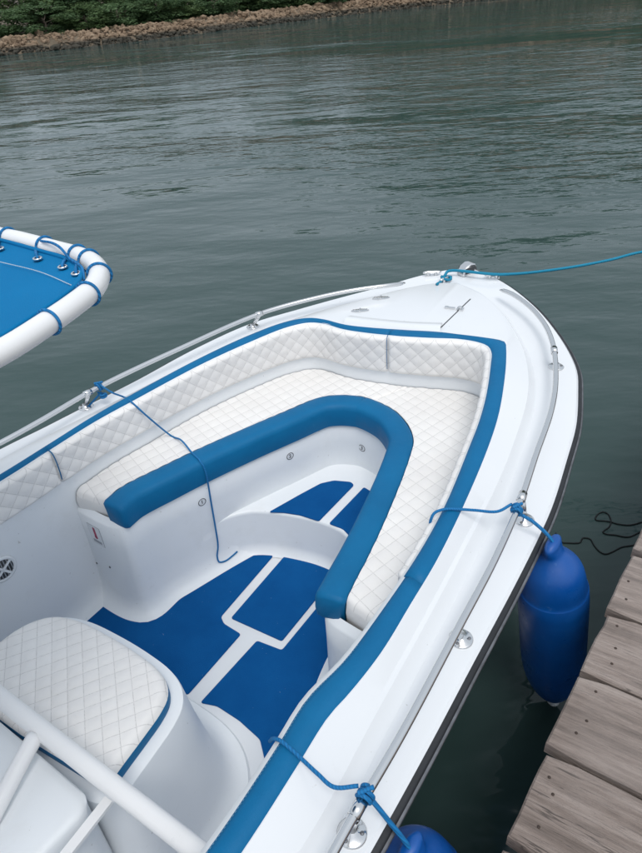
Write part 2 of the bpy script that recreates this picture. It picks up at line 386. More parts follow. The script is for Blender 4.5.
def trunk_vf(seed):
    r = np.random.default_rng(seed); P = [(0, 0, -.4), (.05, .03, .8), (-.06, .1, 2.0), (.1, 0, 3.4)]; ps = [tube_vf(catmull(P, 4), np.linspace(.16, .07, 13), 8)]
    for k in range(6):
        a = r.uniform(0, 6.28); z = r.uniform(.7, 2.8); e = r.uniform(1.0, 1.7)
        ps.append(tube_vf(catmull([(0, 0, z), (math.cos(a) * .5 * e, math.sin(a) * .5 * e, z + .5), (math.cos(a) * e, math.sin(a) * e, z + 1.4)], 3), np.linspace(.07, .02, 7), 6))
    return merge(ps)
trunks = [mkmesh('trunk', trunk_vf(k), BARK) for k in range(3)]
tx = 0; k = 0
cum = dsh
for d0 in np.arange(dsh[58], dsh[140], 2.5):
    for row in range(2):
        dd = d0 + rng.uniform(-.6, .6) + row * 1.3; i = min(int(np.searchsorted(dsh, dd)), len(SHORE) - 2); T = SHORE[i + 1] - SHORE[i]; T /= np.linalg.norm(T)
        q = SHORE[i] + np.array([-T[1], T[0]]) * (2.9 + row * 3.4 + rng.uniform(-.4, .4))
        tr = empty('shrub' if row == 0 else 'bank_tree', (q[0], q[1], .40)); s = rng.uniform(.7, 1.0) + row * .3 + .35 * min(1, max(0, (q[1] - 30) / 40)); far_ = min(1, max(0, (q[1] - 40) / 22)); hz = (.34 + .25 * far_) if row == 0 else (.62 + 1.0 * far_); s = s * (.85 if row == 0 else 1.0); tr.scale = (s, s, s * hz * rng.uniform(.85, 1.2)); tr.rotation_euler[2] = rng.uniform(0, 6.28)
        tag(tr, *(('low leafy green shrub growing right behind the riprap stones', 'shrub', 'shrubs behind the riprap') if row == 0 else ('dense bushy green tree standing behind the shrubs on the far bank', 'tree', 'trees along the far bank')))
        for nm, me in (('crown', crowns[k % 3]), ('trunk', trunks[(k * 2) % 3])):
            o = bpy.data.objects.new(nm, me); COL.objects.link(o); o.parent = tr
        k += 1

# ================================================================== DOCK
DOCK_Z = 0.72
dock = empty('wooden_dock', (1.35, 0, DOCK_Z))
tag(dock, 'weathered grey plank dock running alongside the boat', 'dock')
ybs = [at(637, 553, DOCK_Z)[1], at(606, 609, DOCK_Z)[1], at(580.5, 671, DOCK_Z)[1], at(545.3, 748, DOCK_Z)[1], at(504.6, 840, DOCK_Z)[1]]
ys_ = list(ybs)
y = ys_[0]
while y < 7.5: y += rng.uniform(.25, .29); ys_.insert(0, y)
y = ys_[-1]
while y > -3.5: y -= rng.uniform(.25, .29); ys_.append(y)
def dock_edge(y): return float(np.interp(y, [.76, 1.03, 1.31, 1.57, 2.0], [1.352, 1.342, 1.333, 1.328, 1.31])) if .76 < y < 2 else (1.352 if y <= .76 else 1.31)
SK = math.radians(5.0)                                        # boards run slightly askew to the edge
for i in range(len(ys_) - 1):
    y1, y0 = ys_[i], ys_[i + 1]; gap = rng.uniform(.007, .013); x0 = dock_edge((y0 + y1) / 2) + rng.uniform(-.003, .004); Lx = 2.3
    nseg = 26; 
    def edge(yb, sgn):
        xx = np.linspace(0, Lx, nseg); w = np.convolve(rng.normal(0, .0028, nseg + 4), np.ones(5) / 5, 'valid') * 1.6
        yy = yb + sgn * gap / 2 + w; yy[0] -= sgn * -.012 if False else 0
        yy[0] += sgn * rng.uniform(.004, .016)                 # worn corner
        return np.c_[xx, yy]
    a = edge(y0, 1); b = edge(y1, -1); yc = (y0 + y1) / 2
    end = [(rng.uniform(-.004, .003), y0 + (y1 - y0) * f) for f in (.78, .55, .3)]
    poly = np.concatenate([a, b[::-1], np.array(end)]); poly[:, 1] -= yc; poly[:, 0] += poly[:, 1] * math.tan(SK) * (poly[:, 0] < .05)
    dz = rng.uniform(-.003, .003); V, Fc = slab_vf(poly, -.048 + dz, dz, .005)
    pl = mesh('plank', V, Fc, WOOD, dock, smooth=False); pl.location = (x0 - 1.35, yc, 0); pl.rotation_euler[2] = SK
    if -.2 < yc < 2.6:
        for f in rng.uniform(0, .12, 3) + np.array([.14, .44, .74]):
            nx_, ny_ = .040 + rng.uniform(-.018, .03), (y0 + (y1 - y0) * f) - yc + rng.uniform(-.02, .02)
            V, Fc = lathe_vf([(.0042, -.01), (.0042, dz + .0010), (.002, dz + .0016)], 9, c=(nx_, ny_, 0)); mesh('nail', V, Fc, NAIL, pl)
for x in (1.62, 2.5, 3.4):
    mesh('beam', *box_vf((x - 1.35, 2.0, -.125), (.10, 11.2, .15)), WOOD, dock, smooth=False)
for yy in (-2.5, .4, 3.3, 6.2):
    for x in (1.62, 3.4):
        mesh('pile', *lathe_vf([(.10, -2.2), (.095, -.21)], 14, c=(x - 1.35 + .02, yy, 0)), WOOD, dock)
POSTX, POSTY = 1.62, 4.86
post = mesh('mooring_post', *lathe_vf([(.075, -.02), (.072, .30), (.074, .44), (.06, .47), (.02, .475)], 18), WOOD); post.location = (POSTX, POSTY, DOCK_Z + .022)
tag(post, 'short round wooden mooring post standing on the dock', 'post')

# ================================================================== BOAT
boat = empty('motorboat', (0, 0, 0))
tag(boat, 'white open motorboat with blue trimmed quilted bow seating moored at the dock', 'boat')
YA = np.r_[np.linspace(-3.0, .2, 9)[:-1], np.linspace(.2, 2.0, 46)]       # stations up to y = 2, then by length to the bow
NB = 46
def half(P):
    P = catmull(P, 10); k = np.argmax(P[:, 1] > 2.0); aft, fwd = P[:k + 1], P[k - 1:]
    xa = np.interp(YA, aft[:, 1], aft[:, 0]); A = np.c_[xa, YA]; B2 = resample(np.vstack([A[-1], P[k:]]), NB)[1:]
    return np.vstack([A, B2])
def ring(port, stb, dz):
    """full plan ring: port aft -> bow -> starboard aft, height = sheer + dz"""
    p, s = half(port), half(stb); R = np.vstack([p, s[::-1][1:]])
    z = np.array([zd(q) for q in R[:, 1]]) + dz
    return np.c_[R, z]
BOW = (-.09, 3.495)
E_P = [(-1.02, -3.0), (-1.11, -1.5), (-1.135, 0), (-1.12, .9), (-1.10, 1.1), (-1.08, 1.33), (-1.05, 1.61), (-1.02, 2.0), (-.94, 2.36), (-.79, 2.64), (-.65, 2.87), (-.51, 3.08), (-.38, 3.29), (-.27, 3.42), (-.18, 3.48), BOW]
E_S = [(1.02, -3.0), (1.11, -1.5), (1.14, 0), (1.125, .5), (1.11, .8), (1.09, 1.1), (1.07, 1.42), (1.05, 1.67), (1.03, 1.85), (.98, 2.12), (.93, 2.36), (.85, 2.60), (.79, 2.75), (.70, 2.89), (.56, 3.06), (.40, 3.22), (.20, 3.37), (.04, 3.455), BOW]
LB = (-.085, 3.24)
L_P = [(-.90, -3), (-.99, -1.5), (-1.01, 0), (-.99, .9), (-.96, 1.2), (-.91, 1.6), (-.85, 2.0), (-.75, 2.36), (-.61, 2.64), (-.48, 2.84), (-.35, 3.03), (-.22, 3.17), LB]
L_S = [(.92, -3), (1.01, -1.5), (1.035, 0), (1.025, .46), (.985, .8), (.95, 1.1), (.905, 1.45), (.86, 1.77), (.80, 2.08), (.71, 2.42), (.58, 2.69), (.43, 2.89), (.27, 3.06), (.10, 3.18), LB]
def shrink(P, d): return [tuple(q) for q in P]
I_F = (-.02, 2.568)
I_P = [(-.72, -3), (-.79, -1.5), (-.80, 0), (-.80, .76), (-.812, 1.0), (-.825, 1.2), (-.82, 1.4), (-.78, 1.84), (-.715, 2.15), (-.64, 2.34), (-.56, 2.43), (-.47, 2.455), (-.33, 2.465), (-.19, 2.505), I_F]
I_S = [(.86, -3), (.92, -1.5), (.93, 0), (.92, .33), (.90, .55), (.886, .69), (.892, .78), (.892, .93), (.872, 1.12), (.850, 1.32), (.79, 1.66), (.725, 1.96), (.67, 2.16), (.565, 2.45), (.51, 2.58), (.475, 2.655), (.462, 2.682), (.435, 2.69), (.28, 2.655), (.13, 2.625), I_F]
J_F = (-.02, 2.505)
J_P = [(-.69, -3), (-.76, -1.5), (-.77, 0), (-.77, .74), (-.782, .95), (-.793, 1.2), (-.78, 1.4), (-.74, 1.8), (-.675, 2.09), (-.605, 2.30), (-.53, 2.40), (-.45, 2.43), (-.32, 2.43), (-.19, 2.455), J_F]
J_S = [(.79, -3), (.84, -1.5), (.855, 0), (.85, .3), (.825, .55), (.805, .70), (.818, .85), (.81, 1.05), (.79, 1.3), (.752, 1.55), (.665, 1.92), (.63, 2.06), (.57, 2.25), (.48, 2.48), (.44, 2.57), (.40, 2.615), (.35, 2.628), (.25, 2.615), (.12, 2.56), J_F]
rE = ring(E_P, E_S, 0); rL = ring(L_P, L_S, .004); rI = ring(I_P, I_S, .09)
rR = offset_path(rL, -.024); rR[:, 2] = rL[:, 2] + .040
rJ = ring(J_P, J_S, .09)
NR = len(rE)
# rings run port -> bow -> starboard, so "left of travel" is outboard
E0 = rE.copy(); E0[:, 2] -= .012; E1 = offset_path(rE, -.012); E1[:, 2] = rE[:, 2]
L0 = offset_path(rL, .012); L1 = rL.copy(); L1[:, 2] += .008; R0 = offset_path(rR, .007); R0[:, 2] -= .008; R1 = offset_path(rR, -.014); R1[:, 2] += .004
Iin = offset_path(rI, -.03); Idn = Iin.copy(); Idn[:, 2] -= .05
deckV, deckF = loft([E0, E1, L0, L1, R0, rR, R1, rI, Iin, Idn])
DECKBVH = BVHTree.FromPolygons([tuple(v) for v in deckV], deckF)
autosmooth(mesh('deck', deckV, deckF, GEL, boat), 24)
def hitdeck(px, py, bvh=None):
    d = Vector(raydir(px, py)).normalized(); r = (bvh or DECKBVH).ray_cast(Vector(CAM), d)
    return (np.array(r[0]), np.array(r[1]) * (1 if r[1].dot(d) < 0 else -1)) if r[0] is not None else (atd(px, py, .07), np.array([0, 0, 1.0]))
# hull shell below the rub rail
def hullring(ins, z, bowcut):
    R = offset_path(rE, -ins); y = rE[:, 1]; f = np.clip((y - 1.2) / 2.3, 0, 1)
    R[:, 1] = np.minimum(R[:, 1], 9) - bowcut * f ** 2; R[:, 0] = R[:, 0] * (1 - .30 * f * min(1, ins / .3)); R[:, 2] = z if np.isscalar(z) else z
    return R
h1 = offset_path(rE, -.006); h1[:, 2] -= .012; h2 = offset_path(rE, -.012); h2[:, 2] -= .09
hulls = [h1, h2, hullring(.07, rE[:, 2] - .32, .10), hullring(.13, rE[:, 2] * .5 - .05, .20), hullring(.22, .02, .34), hullring(.30, -.14, .48), hullring(.36, -.26, .60)]
kl = hullring(.36, -.26, .60); kl[:, 0] *= .5; kl[:, 2] = -.40; hulls.append(kl); k2 = kl.copy(); k2[:, 0] *= .02; k2[:, 2] = -.48; hulls.append(k2)
V, Fc = loft(hulls, flip=True); n = NR
mesh('hull', V, Fc, GEL, boat)
mesh('transom', *loft([np.array([r[0], (r[0] * .5 + r[-1] * .5) , r[-1]]) for r in hulls]), GEL, boat)
# rub rail: black extrusion with a scuffed strip
prof = [(-.004, -.009), (.009, -.010), (.014, -.016), (.016, -.030), (.011, -.039), (-.008, -.042)]
mesh('rub_rail', *loft([np.c_[offset_path(rE, d)[:, :2], rE[:, 2] + z] for d, z in prof], flip=False), RUBBER, boat)
prof = [(.013, -.019), (.020, -.021), (.022, -.026), (.020, -.031), (.013, -.033)]
mesh('rub_rail_strip', *loft([np.c_[offset_path(rE, d)[:, :2], rE[:, 2] + z] for d, z in prof]), STRIP, boat)

# ---- inner liner (wall of the cockpit) and floor
rW = offset_path(rJ, -.010)
def wl(z, d=0.0): q = offset_path(rW, -d); q[:, 2] = z; return q
top = rW.copy(); top[:, 2] -= .002; lip = offset_path(rW, .03); lip[:, 2] = top[:, 2]
mesh('liner_wall', *loft([lip, top, wl(.70), wl(.45, -.005), wl(.10), wl(.04, .012), wl(.012, .04), wl(.003, .085)]), LINER, boat)
fp = np.array([(-.95, -3), (-.95, 1.2), (-.8, 2.1), (-.55, 2.7), (.55, 2.8), (.75, 2.2), (.9, 1.5), (.95, -3)])
mesh('floor', np.c_[fp, np.zeros(len(fp))], [tuple(range(len(fp)))[::-1]], GEL, boat, smooth=False)

# ---- bow seat: U line = border between quilt and blue nosing (traced at seat height)
ZS = .645
UP = [at(x, y, ZS)[:2] for x, y in [(104, 500), (120.5, 487), (161, 466.5), (193, 451), (242, 429), (282.5, 412), (318, 397.5), (334, 395)]]
US = [at(x, y, ZS)[:2] for x, y in [(346, 600), (356, 580), (367, 559), (384, 523), (403.7, 475), (412, 450), (413.8, 440.5), (409.7, 427), (396, 411), (368.5, 397.7), (350, 395)]]
UPATH = resample(catmull(np.array(UP + US[::-1]), 10), 200)                # port aft -> front -> starboard aft
# outline of the seat's outside, following the liner wall
rWs = rW[(rW[:, 1] > .985) | (np.arange(NR) > 0) & (rW[:, 1] > .985)]
iw = [i for i in range(NR) if rW[i, 1] > (.975 if rW[i, 0] < 0 else 1.12)]
WPATH = resample(offset_path(rW, -.004)[iw][:, :2], 200)
def match(U, W, na=1):
    return U, W
def phases(x, y, a1, a2, s1, s2):
    a1, a2 = math.radians(a1), math.radians(a2)
    return (-x * np.sin(a1) + y * np.cos(a1)) / s1, (-x * np.sin(a2) + y * np.cos(a2)) / s2
def puff(p, q, hgt):
    f = np.abs(np.sin(np.pi * p)) * np.abs(np.sin(np.pi * q)); return hgt * np.sqrt(f)
def seat_cushion(name, i0, i1, endside):
    """quilted pad between nosing line and liner, built as a fine grid in plan, with rounded rolled edges"""
    nu = int(max(40, length(WPATH[i0:i1]) / .0075)); nv = 52
    U = resample(UPATH[i0:i1], nu); W = resample(WPATH[i0:i1], nu)
    G = np.stack([U * (1 - f) + W * f for f in np.linspace(0, 1, nv)], 1)         # nu x nv x 2
    p, q = phases(G[..., 0], G[..., 1], -16, 78, .058, .058)
    z = ZS - .010 + puff(p, q, .0045) + .006
    du = np.linspace(0, 1, nu)[:, None] * length(U); edge = np.minimum(du, du[-1] - du) + np.zeros((1, nv))
    endd = du if endside == 'start' else du[-1] - du
    joint = du[-1] - du if endside == 'start' else du
    z = z - .009 * np.exp(-(joint / .005) ** 2)
    rr = .035; e = np.clip(endd / rr, 0, 1); z = z - rr * (1 - np.sqrt(1 - (1 - e) ** 2))
    V = np.concatenate([G.reshape(-1, 2), z.reshape(-1, 1)], 1); uv = np.stack([p.ravel(), q.ravel()], 1)
    Fc = [(i * nv + j, (i + 1) * nv + j, (i + 1) * nv + j + 1, i * nv + j + 1) for i in range(nu - 1) for j in range(nv - 1)]
    o = mesh(name, V, Fc, QUILT, boat, uv=uv)
    # plain skirt at the free end
    row = 0 if endside == 'start' else nu - 1; top_ = np.array([V[row * nv + j] for j in range(nv)]); b_ = top_.copy(); b_[:, 2] = ZS - .115
    nrm = (G[1].mean(0) - G[0].mean(0)) if endside == 'start' else (G[-2].mean(0) - G[-1].mean(0)); nrm /= np.linalg.norm(nrm); m_ = top_.copy(); m_[:, 2] = ZS - .06; m_[:, :2] -= nrm * .006; b_[:, :2] -= nrm * .002
    mesh('cushion_end', *loft([top_, m_, b_]), VWHITE, o)
    return o
cj = int(np.argmin(np.abs(UPATH[:, 0] + .075) + (UPATH[:, 1] < 2.0) * 9)); 
seat_cushion('seat_cushion', 0, cj + 1, 'start'); seat_cushion('seat_cushion', cj, 200, 'end')
# blue nosing
def nosing(name, i0, i1, e0=1.0, e1=1.0):
    P = UPATH[i0:i1]; n = max(30, int(length(P) / .02)); P = resample(P, n); P3 = np.c_[P, np.zeros(n)]
    w = .118; sec = [(-.004, -.03), (0, -.008), (-.008, .004), (-.030, .009), (-.075, .010), (-.100, .006), (-w + .005, -.004), (-w - .001, -.022), (-w - .004, -.075), (-w + .002, -.115), (-w + .03, -.125), (-.01, -.122)]
    rings = []
    for d, z in sec:
        q = offset_path(P3, d); q[:, 2] = ZS + z; rings.append(q)
    # rounded ends
    V, Fc = loft(rings, close_v=True); m_ = len(rings)
    T0 = (P[1] - P[0]) / np.linalg.norm(P[1] - P[0]); T1 = (P[-1] - P[-2]) / np.linalg.norm(P[-1] - P[-2])
    V = V.copy(); k = len(V); extra = []
    for end, T, ee in ((0, -T0, e0), (n - 1, T1, e1)):
        base = np.array([V[r * n + end] for r in range(m_)]); c = base.mean(0)
        s1 = c + (base - c) * (.93 if ee == 1 else .985); s1[:, :2] += T * .012 * ee; s2 = c + (base - c) * (.72 if ee == 1 else .93); s2[:, :2] += T * .020 * ee
        st = k + len(extra); extra += list(s1) + list(s2)
        for r in range(m_):
            r2 = (r + 1) % m_; Fc.append((r * n + end, r2 * n + end, st + r2, st + r)); Fc.append((st + r, st + r2, st + m_ + r2, st + m_ + r))
        Fc.append(tuple(st + m_ + r for r in range(m_)))
    V = np.vstack([V, extra]); return autosmooth(mesh(name, V, Fc, VBLUE, boat), 50)
nj = int(np.argmin(np.abs(UPATH[:, 0] + .10) + (UPATH[:, 1] < 2.0) * 9))
nosing('seat_nosing', 0, nj, 1.0, .2); nosing('seat_nosing', nj, 200, .2, 1.0)
# white moulded seat base under it
BI = offset_path(np.c_[UPATH, np.zeros(200)], -.105)[:, :2]
bpath = [(-.80, .985), (-.70, .985), (-.60, .992), (-.545, 1.005), (-.505, 1.03)] + [tuple(q) for q in BI[10:192:6]] + [(.478, 1.175), (.50, 1.15), (.54, 1.135), (.62, 1.13), (.70, 1.13), (.82, 1.13)]
bpath = np.array(bpath); bpath = resample(catmull(bpath, 6), 240)
def bring(z, d): q = offset_path(np.c_[bpath, np.zeros(240)], -d); q[:, 2] = z; return q
baseV, baseF = loft([bring(.56, -.03), bring(.538, -.008), bring(.53, 0), bring(.40, .0), bring(.20, .004), bring(.09, .012), bring(.04, .028), bring(.012, .055), bring(.002, .10)])
BASEBVH = BVHTree.FromPolygons([tuple(v) for v in baseV], baseF)
mesh('seat_base', baseV, baseF, LINER, boat)
# raised step in the bow
ZST = .27
st_front = [at(x, y, ZST)[:2] for x, y in [(222, 545), (236, 528), (256, 518), (280, 514), (302, 517), (325, 524), (345, 533)]]
st_front = [(-.50, 1.20), (-.455, 1.36), (-.415, 1.50), (-.35, 1.60), (-.25, 1.665), (-.12, 1.715), (0, 1.745), (.11, 1.75), (.20, 1.72), (.29, 1.64), (.36, 1.53), (.42, 1.38), (.48, 1.22)]
sf = resample(catmull(np.array(st_front), 8), 60)
# top sheet
back = np.array([(.42, 1.9), (.25, 2.3), (-.1, 2.42), (-.4, 2.2), (-.5, 1.8)])
rings = []
sf3 = np.c_[sf, np.zeros(60)]
def sr(z, d): q = offset_path(sf3, d); q[:, 2] = z; return q
far = np.c_[resample(np.array([(-.62, 1.25), (-.60, 1.75), (-.35, 2.25), (-.1, 2.45), (.15, 2.4), (.45, 1.9), (.62, 1.3)]), 60), np.full(60, ZST)]
mesh('bow_step', *loft([far, sr(ZST, .05), sr(ZST, .012), sr(ZST - .006, .003), sr(ZST - .018, 0), sr(.06, -.006), sr(.02, -.02), sr(.003, -.05)]), LINER, boat)

# ---- carpet panels
def carpet(poly, z):
    P = np.asarray(poly, float)
    return mesh('carpet_panel', *slab_vf(P, z, z + .007, .003), CARPET, boat, smooth=False)
def px2(L, z): return [tuple(at(x, y, z)[:2]) for x, y in L]
def smoothpoly(P, sub=4):
    P = list(P); Q = catmull(np.array(P + [P[0]]), sub); return Q[:-1]
def rounded(P, r=.02, k=4):
    P = np.asarray(P, float); out = []; n = len(P)
    for i in range(n):
        a, b, c = P[i - 1], P[i], P[(i + 1) % n]; u = a - b; v = c - b; la, lb = np.linalg.norm(u), np.linalg.norm(v)
        d = min(r, la * .4, lb * .4); p0, p1 = b + u / la * d, b + v / lb * d
        for s in np.linspace(0, 1, k): out.append((1 - s) ** 2 * p0 + 2 * s * (1 - s) * b + s * s * p1)
    return np.array(out)
big = px2([(77, 620.5), (108, 593), (118, 596.5), (133, 603.5), (147, 608), (164.5, 607), (185, 596.5), (205, 578), (220, 564), (236.5, 553), (253.7, 545), (272, 540.5), (286, 541.5), (221, 617), (224, 624), (241, 634.5), (188, 695)], 0)
big += [(-.10, .80), (-.42, .80), (-.50, .70), (-.52, .3), (-.52, -1.2), (-.70, -1.2), (-.70, .6)]
carpet(rounded(big, .012), 0)
carpet(rounded(px2([(231, 618.5), (288.5, 552), (326, 567), (336, 575), (282, 641.5)], 0), .012), 0)
rp = px2([(200.4, 703), (257, 641), (282, 650.5), (326, 597)], 0) + [(.37, 1.52), (.40, 1.30), (.42, 1.08), (.74, 1.06), (.74, .6), (.76, -1.2), (.54, -1.2), (.53, .45), (.52, .66), (.45, .79), (.36, .855), (.24, .865), (.12, .858)]
carpet(rounded(rp, .012), 0)
carpet(rounded(px2([(269, 512.5), (300, 495), (320.5, 484), (334, 481), (351, 482.5), (354, 485.5), (319, 521.5), (300, 515.5), (284, 513)], ZST), .012), ZST)
sp2 = [tuple(q) for q in px2([(329, 524), (364, 487.6)], ZST)]
carpet(rounded(sp2 + [(.09, 2.06), (.16, 1.98), (.22, 1.80), (.21, 1.73), (.12, 1.765)], .012), ZST)

# ---- backrest cushions and their blue top trim
DQ = .70
def back_path(i0, i1): return rJ[i0:i1]
def idx(side, y=None, x=None):
    r = range(NR)
    if x is not None: return min((i for i in r if rJ[i, 1] > 2.2), key=lambda i: abs(rJ[i, 0] - x))
    return min((i for i in r if (rJ[i, 0] < 0) == (side == 'p') and rJ[i, 1] < 2.3), key=lambda i: abs(rJ[i, 1] - y))
def backrest(i0, i1, zb, pip0=False, pip1=False, pr=.0026):
    P = rJ[i0:i1 + 1]; Ltot = length(P); nu = max(30, int(Ltot / .0085)); P = resample(P, nu); nv = 34
    du = np.linspace(0, Ltot, nu); V = []; UV = []
    Tn = np.gradient(P[:, :2], axis=0); Tn /= np.linalg.norm(Tn, axis=1)[:, None]; Nin = np.c_[Tn[:, 1], -Tn[:, 0]]        # inboard
    for i in range(nu):
        zt = P[i, 2] - .004; H = zt - zb; ee = min(du[i], Ltot - du[i]); er = 1 - max(0, 1 - ee / .02) ** 2
        for j in range(nv):
            f = j / (nv - 1); p, q = (du[i] + f * H) / .078, (du[i] - f * H) / .078
            s = min(f / .10, 1); b = min((1 - f) / .14, 1); n_ = .030 * math.sqrt(max(0, 1 - (1 - s) ** 2)) * math.sqrt(max(0, 1 - (1 - b) ** 2)) * (.35 + .65 * er)
            n_ += float(puff(p, q, .0055)) * min(1, s * b) * er
            V.append((P[i, 0] + Nin[i, 0] * n_, P[i, 1] + Nin[i, 1] * n_, zt - f * H)); UV.append((p, q))
    Fc = [(i * nv + j, i * nv + j + 1, (i + 1) * nv + j + 1, (i + 1) * nv + j) for i in range(nu - 1) for j in range(nv - 1)]
    o = mesh('backrest_cushion', V, Fc, QUILT, boat, uv=UV)
    Q = rI[i0:i1 + 1]; Pj = rJ[i0:i1 + 1]; rings = []
    for f, z in ((-.02, -.035), (-.02, -.004), (.06, .006), (.3, .012), (.6, .012), (.90, .006), (1.0, -.004), (1.01, -.03)):
        r = Pj * (1 - f) + Q * f; r[:, 2] = Pj[:, 2] + z
        if f < 0: r = offset_path(Pj, -.006); r[:, 2] = Pj[:, 2] + z
        rings.append(r)
    V, Fc = loft(rings); m_ = len(rings); L_ = len(Pj)
    Fc = Fc + [tuple(k * L_ for k in range(m_)), tuple(k * L_ + L_ - 1 for k in range(m_))[::-1]]
    bt = mesh('blue_trim', V, Fc, VBLUE, o)
    for flag, ii in ((pip0, 0), (pip1, nu - 1)):
        if flag:
            pth = [(P[ii, 0] + Nin[ii, 0] * d, P[ii, 1] + Nin[ii, 1] * d, P[ii, 2] + z) for d, z in ((.004, .004), (.024, -.004), (.034, -.03), (.034, -.10), (.028, -(P[ii, 2] - zb) + .03))]
            tube('piping', catmull(pth, 5), pr, VBLUE, o, 8)
    return o
ia = idx('p', .945); ib = idx('', x=-.088); ic = idx('s', 1.215)
ZB = .715
backrest(2, ia, ZB, pip1=True); backrest(ia, ib, ZB, pip1=True, pr=.0017); backrest(ib, ic, ZB); 
# starboard aft run carries only a padded blue coaming, no quilt
Q = rI[ic:NR - 2]; Pj = offset_path(rJ, 0)[ic:NR - 2]; rings = []
for f, z in ((-.03, -.05), (-.03, -.010), (.06, .004), (.3, .012), (.6, .012), (.90, .006), (1.0, -.004), (1.01, -.03)):
    r = Pj * (1 - f) + Q * f; r[:, 2] = Pj[:, 2] + z; rings.append(r)
V, Fc = loft(rings); L_ = len(Pj); Fc = Fc + [tuple(k * L_ for k in range(len(rings)))]
pad = mesh('coaming_pad', V, Fc, VBLUE, boat)
sq = Pj * .90 + Q * .10; sq[:, 2] = Pj[:, 2] + .0068; sq = resample(sq, 700)[60:420]; mesh('stitching', *merge([tube_vf(sq[k:k + 2], .0009, 4) for k in range(0, 358, 2)]), THREADB, pad)
# cove strip between backrest and seat on the visible side is the liner wall; hatch lip in front
lipP = np.array([atd(x, y, .105) for x, y in [(343, 321.5), (372, 325), (405, 328), (440, 329.5)]]); lipP = resample(catmull(lipP, 6), 30)
rings = []
for d, z in ((-.004, -.026), (.0, -.020), (.024, .000), (.032, .003), (.06, .001), (.11, -.016)):
    q = offset_path(lipP, d); q[:, 2] = lipP[:, 2] + z; rings.append(q)
mesh('hatch_lip', *loft(rings), GEL, boat)
# hatch seam
a, b = hitdeck(440.5, 328)[0], hitdeck(470.6, 299)[0]; S = np.array([hitdeck(440.5 + 30.1 * f, 328 - 29 * f)[0] for f in np.linspace(0, 1, 14)]); S[:, 2] += .0008
q0, q1 = offset_path(S, .0035), offset_path(S, -.0035); mesh('hatch_seam', *loft([q0, q1]), DARK, boat)

# ---- console seat
ZC = .60
co = [(-.30, .20), (-.335, .30), (-.345, .42), (-.325, .50), (-.28, .555), (-.20, .592), (-.05, .618), (.10, .630), (.20, .628), (.26, .612), (.30, .580), (.322, .53), (.337, .46), (.355, .36), (.365, .31)]
co = resample(np.vstack([catmull(np.array(co), 8), [(.33, .285), (.02, .235), (-.30, .20)]]), 140)
ctr = np.array([.02, .40])
box_rings = []
def sc(d, z):
    q = inset(co[:-1], -d); return np.c_[q, np.full(len(q), z)]
box = mesh('console_seat', *loft([sc(-.03, .545), sc(.0, .545), sc(.036, .545), sc(.042, .541), sc(.045, .53), sc(.062, .35), sc(.088, .16), sc(.105, .08), sc(.125, .035), sc(.16, .012), sc(.185, .010), sc(.192, .001)], close_u=True), LINER, boat); autosmooth(box, 35)
# pad: quilt top + blue side band
mesh('blue_trim', *loft([sc(.002, .545), sc(.004, .553), sc(.004, .578), sc(.001, .588), sc(-.01, .590)], close_u=True), VBLUE, box)
gx, gy = np.meshgrid(np.linspace(-.36, .39, 92), np.linspace(.19, .64, 56), indexing='ij')
poly = inset(co[:-1], -.003)
def inside_dist(P, x, y):
    a = P; b = np.roll(P, -1, 0); ab = b - a; ap = np.array([x, y]) - a
    tt = np.clip((ap * ab).sum(1) / ((ab * ab).sum(1) + 1e-12), 0, 1); dv = ap - ab * tt[:, None]; dist = np.sqrt((dv ** 2).sum(1).min())
    c = ((a[:, 1] > y) != (b[:, 1] > y)) & (x < (b[:, 0] - a[:, 0]) * (y - a[:, 1]) / (b[:, 1] - a[:, 1] + 1e-12) + a[:, 0])
    return dist if c.sum() % 2 else -dist
# polar grid keeps a clean rim
na, nr_ = len(poly), 46; V = []; UV = []
for k in range(nr_):
    f = 1 - k / (nr_ - 1)
    for a in range(na):
        x, y = ctr + (poly[a] - ctr) * max(f, .002); dd = (1 - f) * np.linalg.norm(poly[a] - ctr); e = min(1, dd / .028)
        p, q = phases(x, y, -34, 60, .050, .044); V.append((x, y, .586 + .022 * math.sqrt(max(0, 1 - (1 - e) ** 2)) + float(puff(p, q, .0055)) * e)); UV.append((float(p), float(q)))
Fc = [(k * na + a, k * na + (a + 1) % na, (k + 1) * na + (a + 1) % na, (k + 1) * na + a) for k in range(nr_ - 1) for a in range(na)]
mesh('console_cushion', V, Fc, QUILT, box, uv=UV)
# console behind the seat
def rrect(x0, x1, y0, y1, z, r=.08, k=6):
    P = []
    for cx, cy, a0 in ((x1 - r, y1 - r, 0), (x0 + r, y1 - r, 90), (x0 + r, y0 + r, 180), (x1 - r, y0 + r, 270)):
        for a in np.linspace(a0, a0 + 90, k): P.append((cx + r * math.cos(math.radians(a)), cy + r * math.sin(math.radians(a)), z))
    return np.array(P)
ca, cb_ = at(30, 746, .63)[:2], at(93, 799, .63)[:2]; sl_ = (cb_[1] - ca[1]) / (cb_[0] - ca[0])
def crow(x0, x1, y0, back, z, r=.06):
    P = rrect(x0, x1, y0, 0, z, r); P[:, 1] += np.where(P[:, 1] > -.3, ca[1] + sl_ * (P[:, 0] - ca[0]) - back, 0); return P
xr = cb_[0] + .012
cr = [crow(-.47, xr + .05, -.75, .03, 0), crow(-.44, xr + .02, -.74, .02, .06), crow(-.43, xr, -.74, .006, .58), crow(-.425, xr - .004, -.74, .0, .618), crow(-.42, xr - .012, -.735, .008, .628), crow(-.40, xr - .03, -.72, .03, .632)]
V, Fc = loft(cr, close_u=True); n = len(cr[0]); Fc.append(tuple(range((len(cr) - 1) * n, len(cr) * n)))
con = autosmooth(mesh('console', V, Fc, LINER, boat), 50)
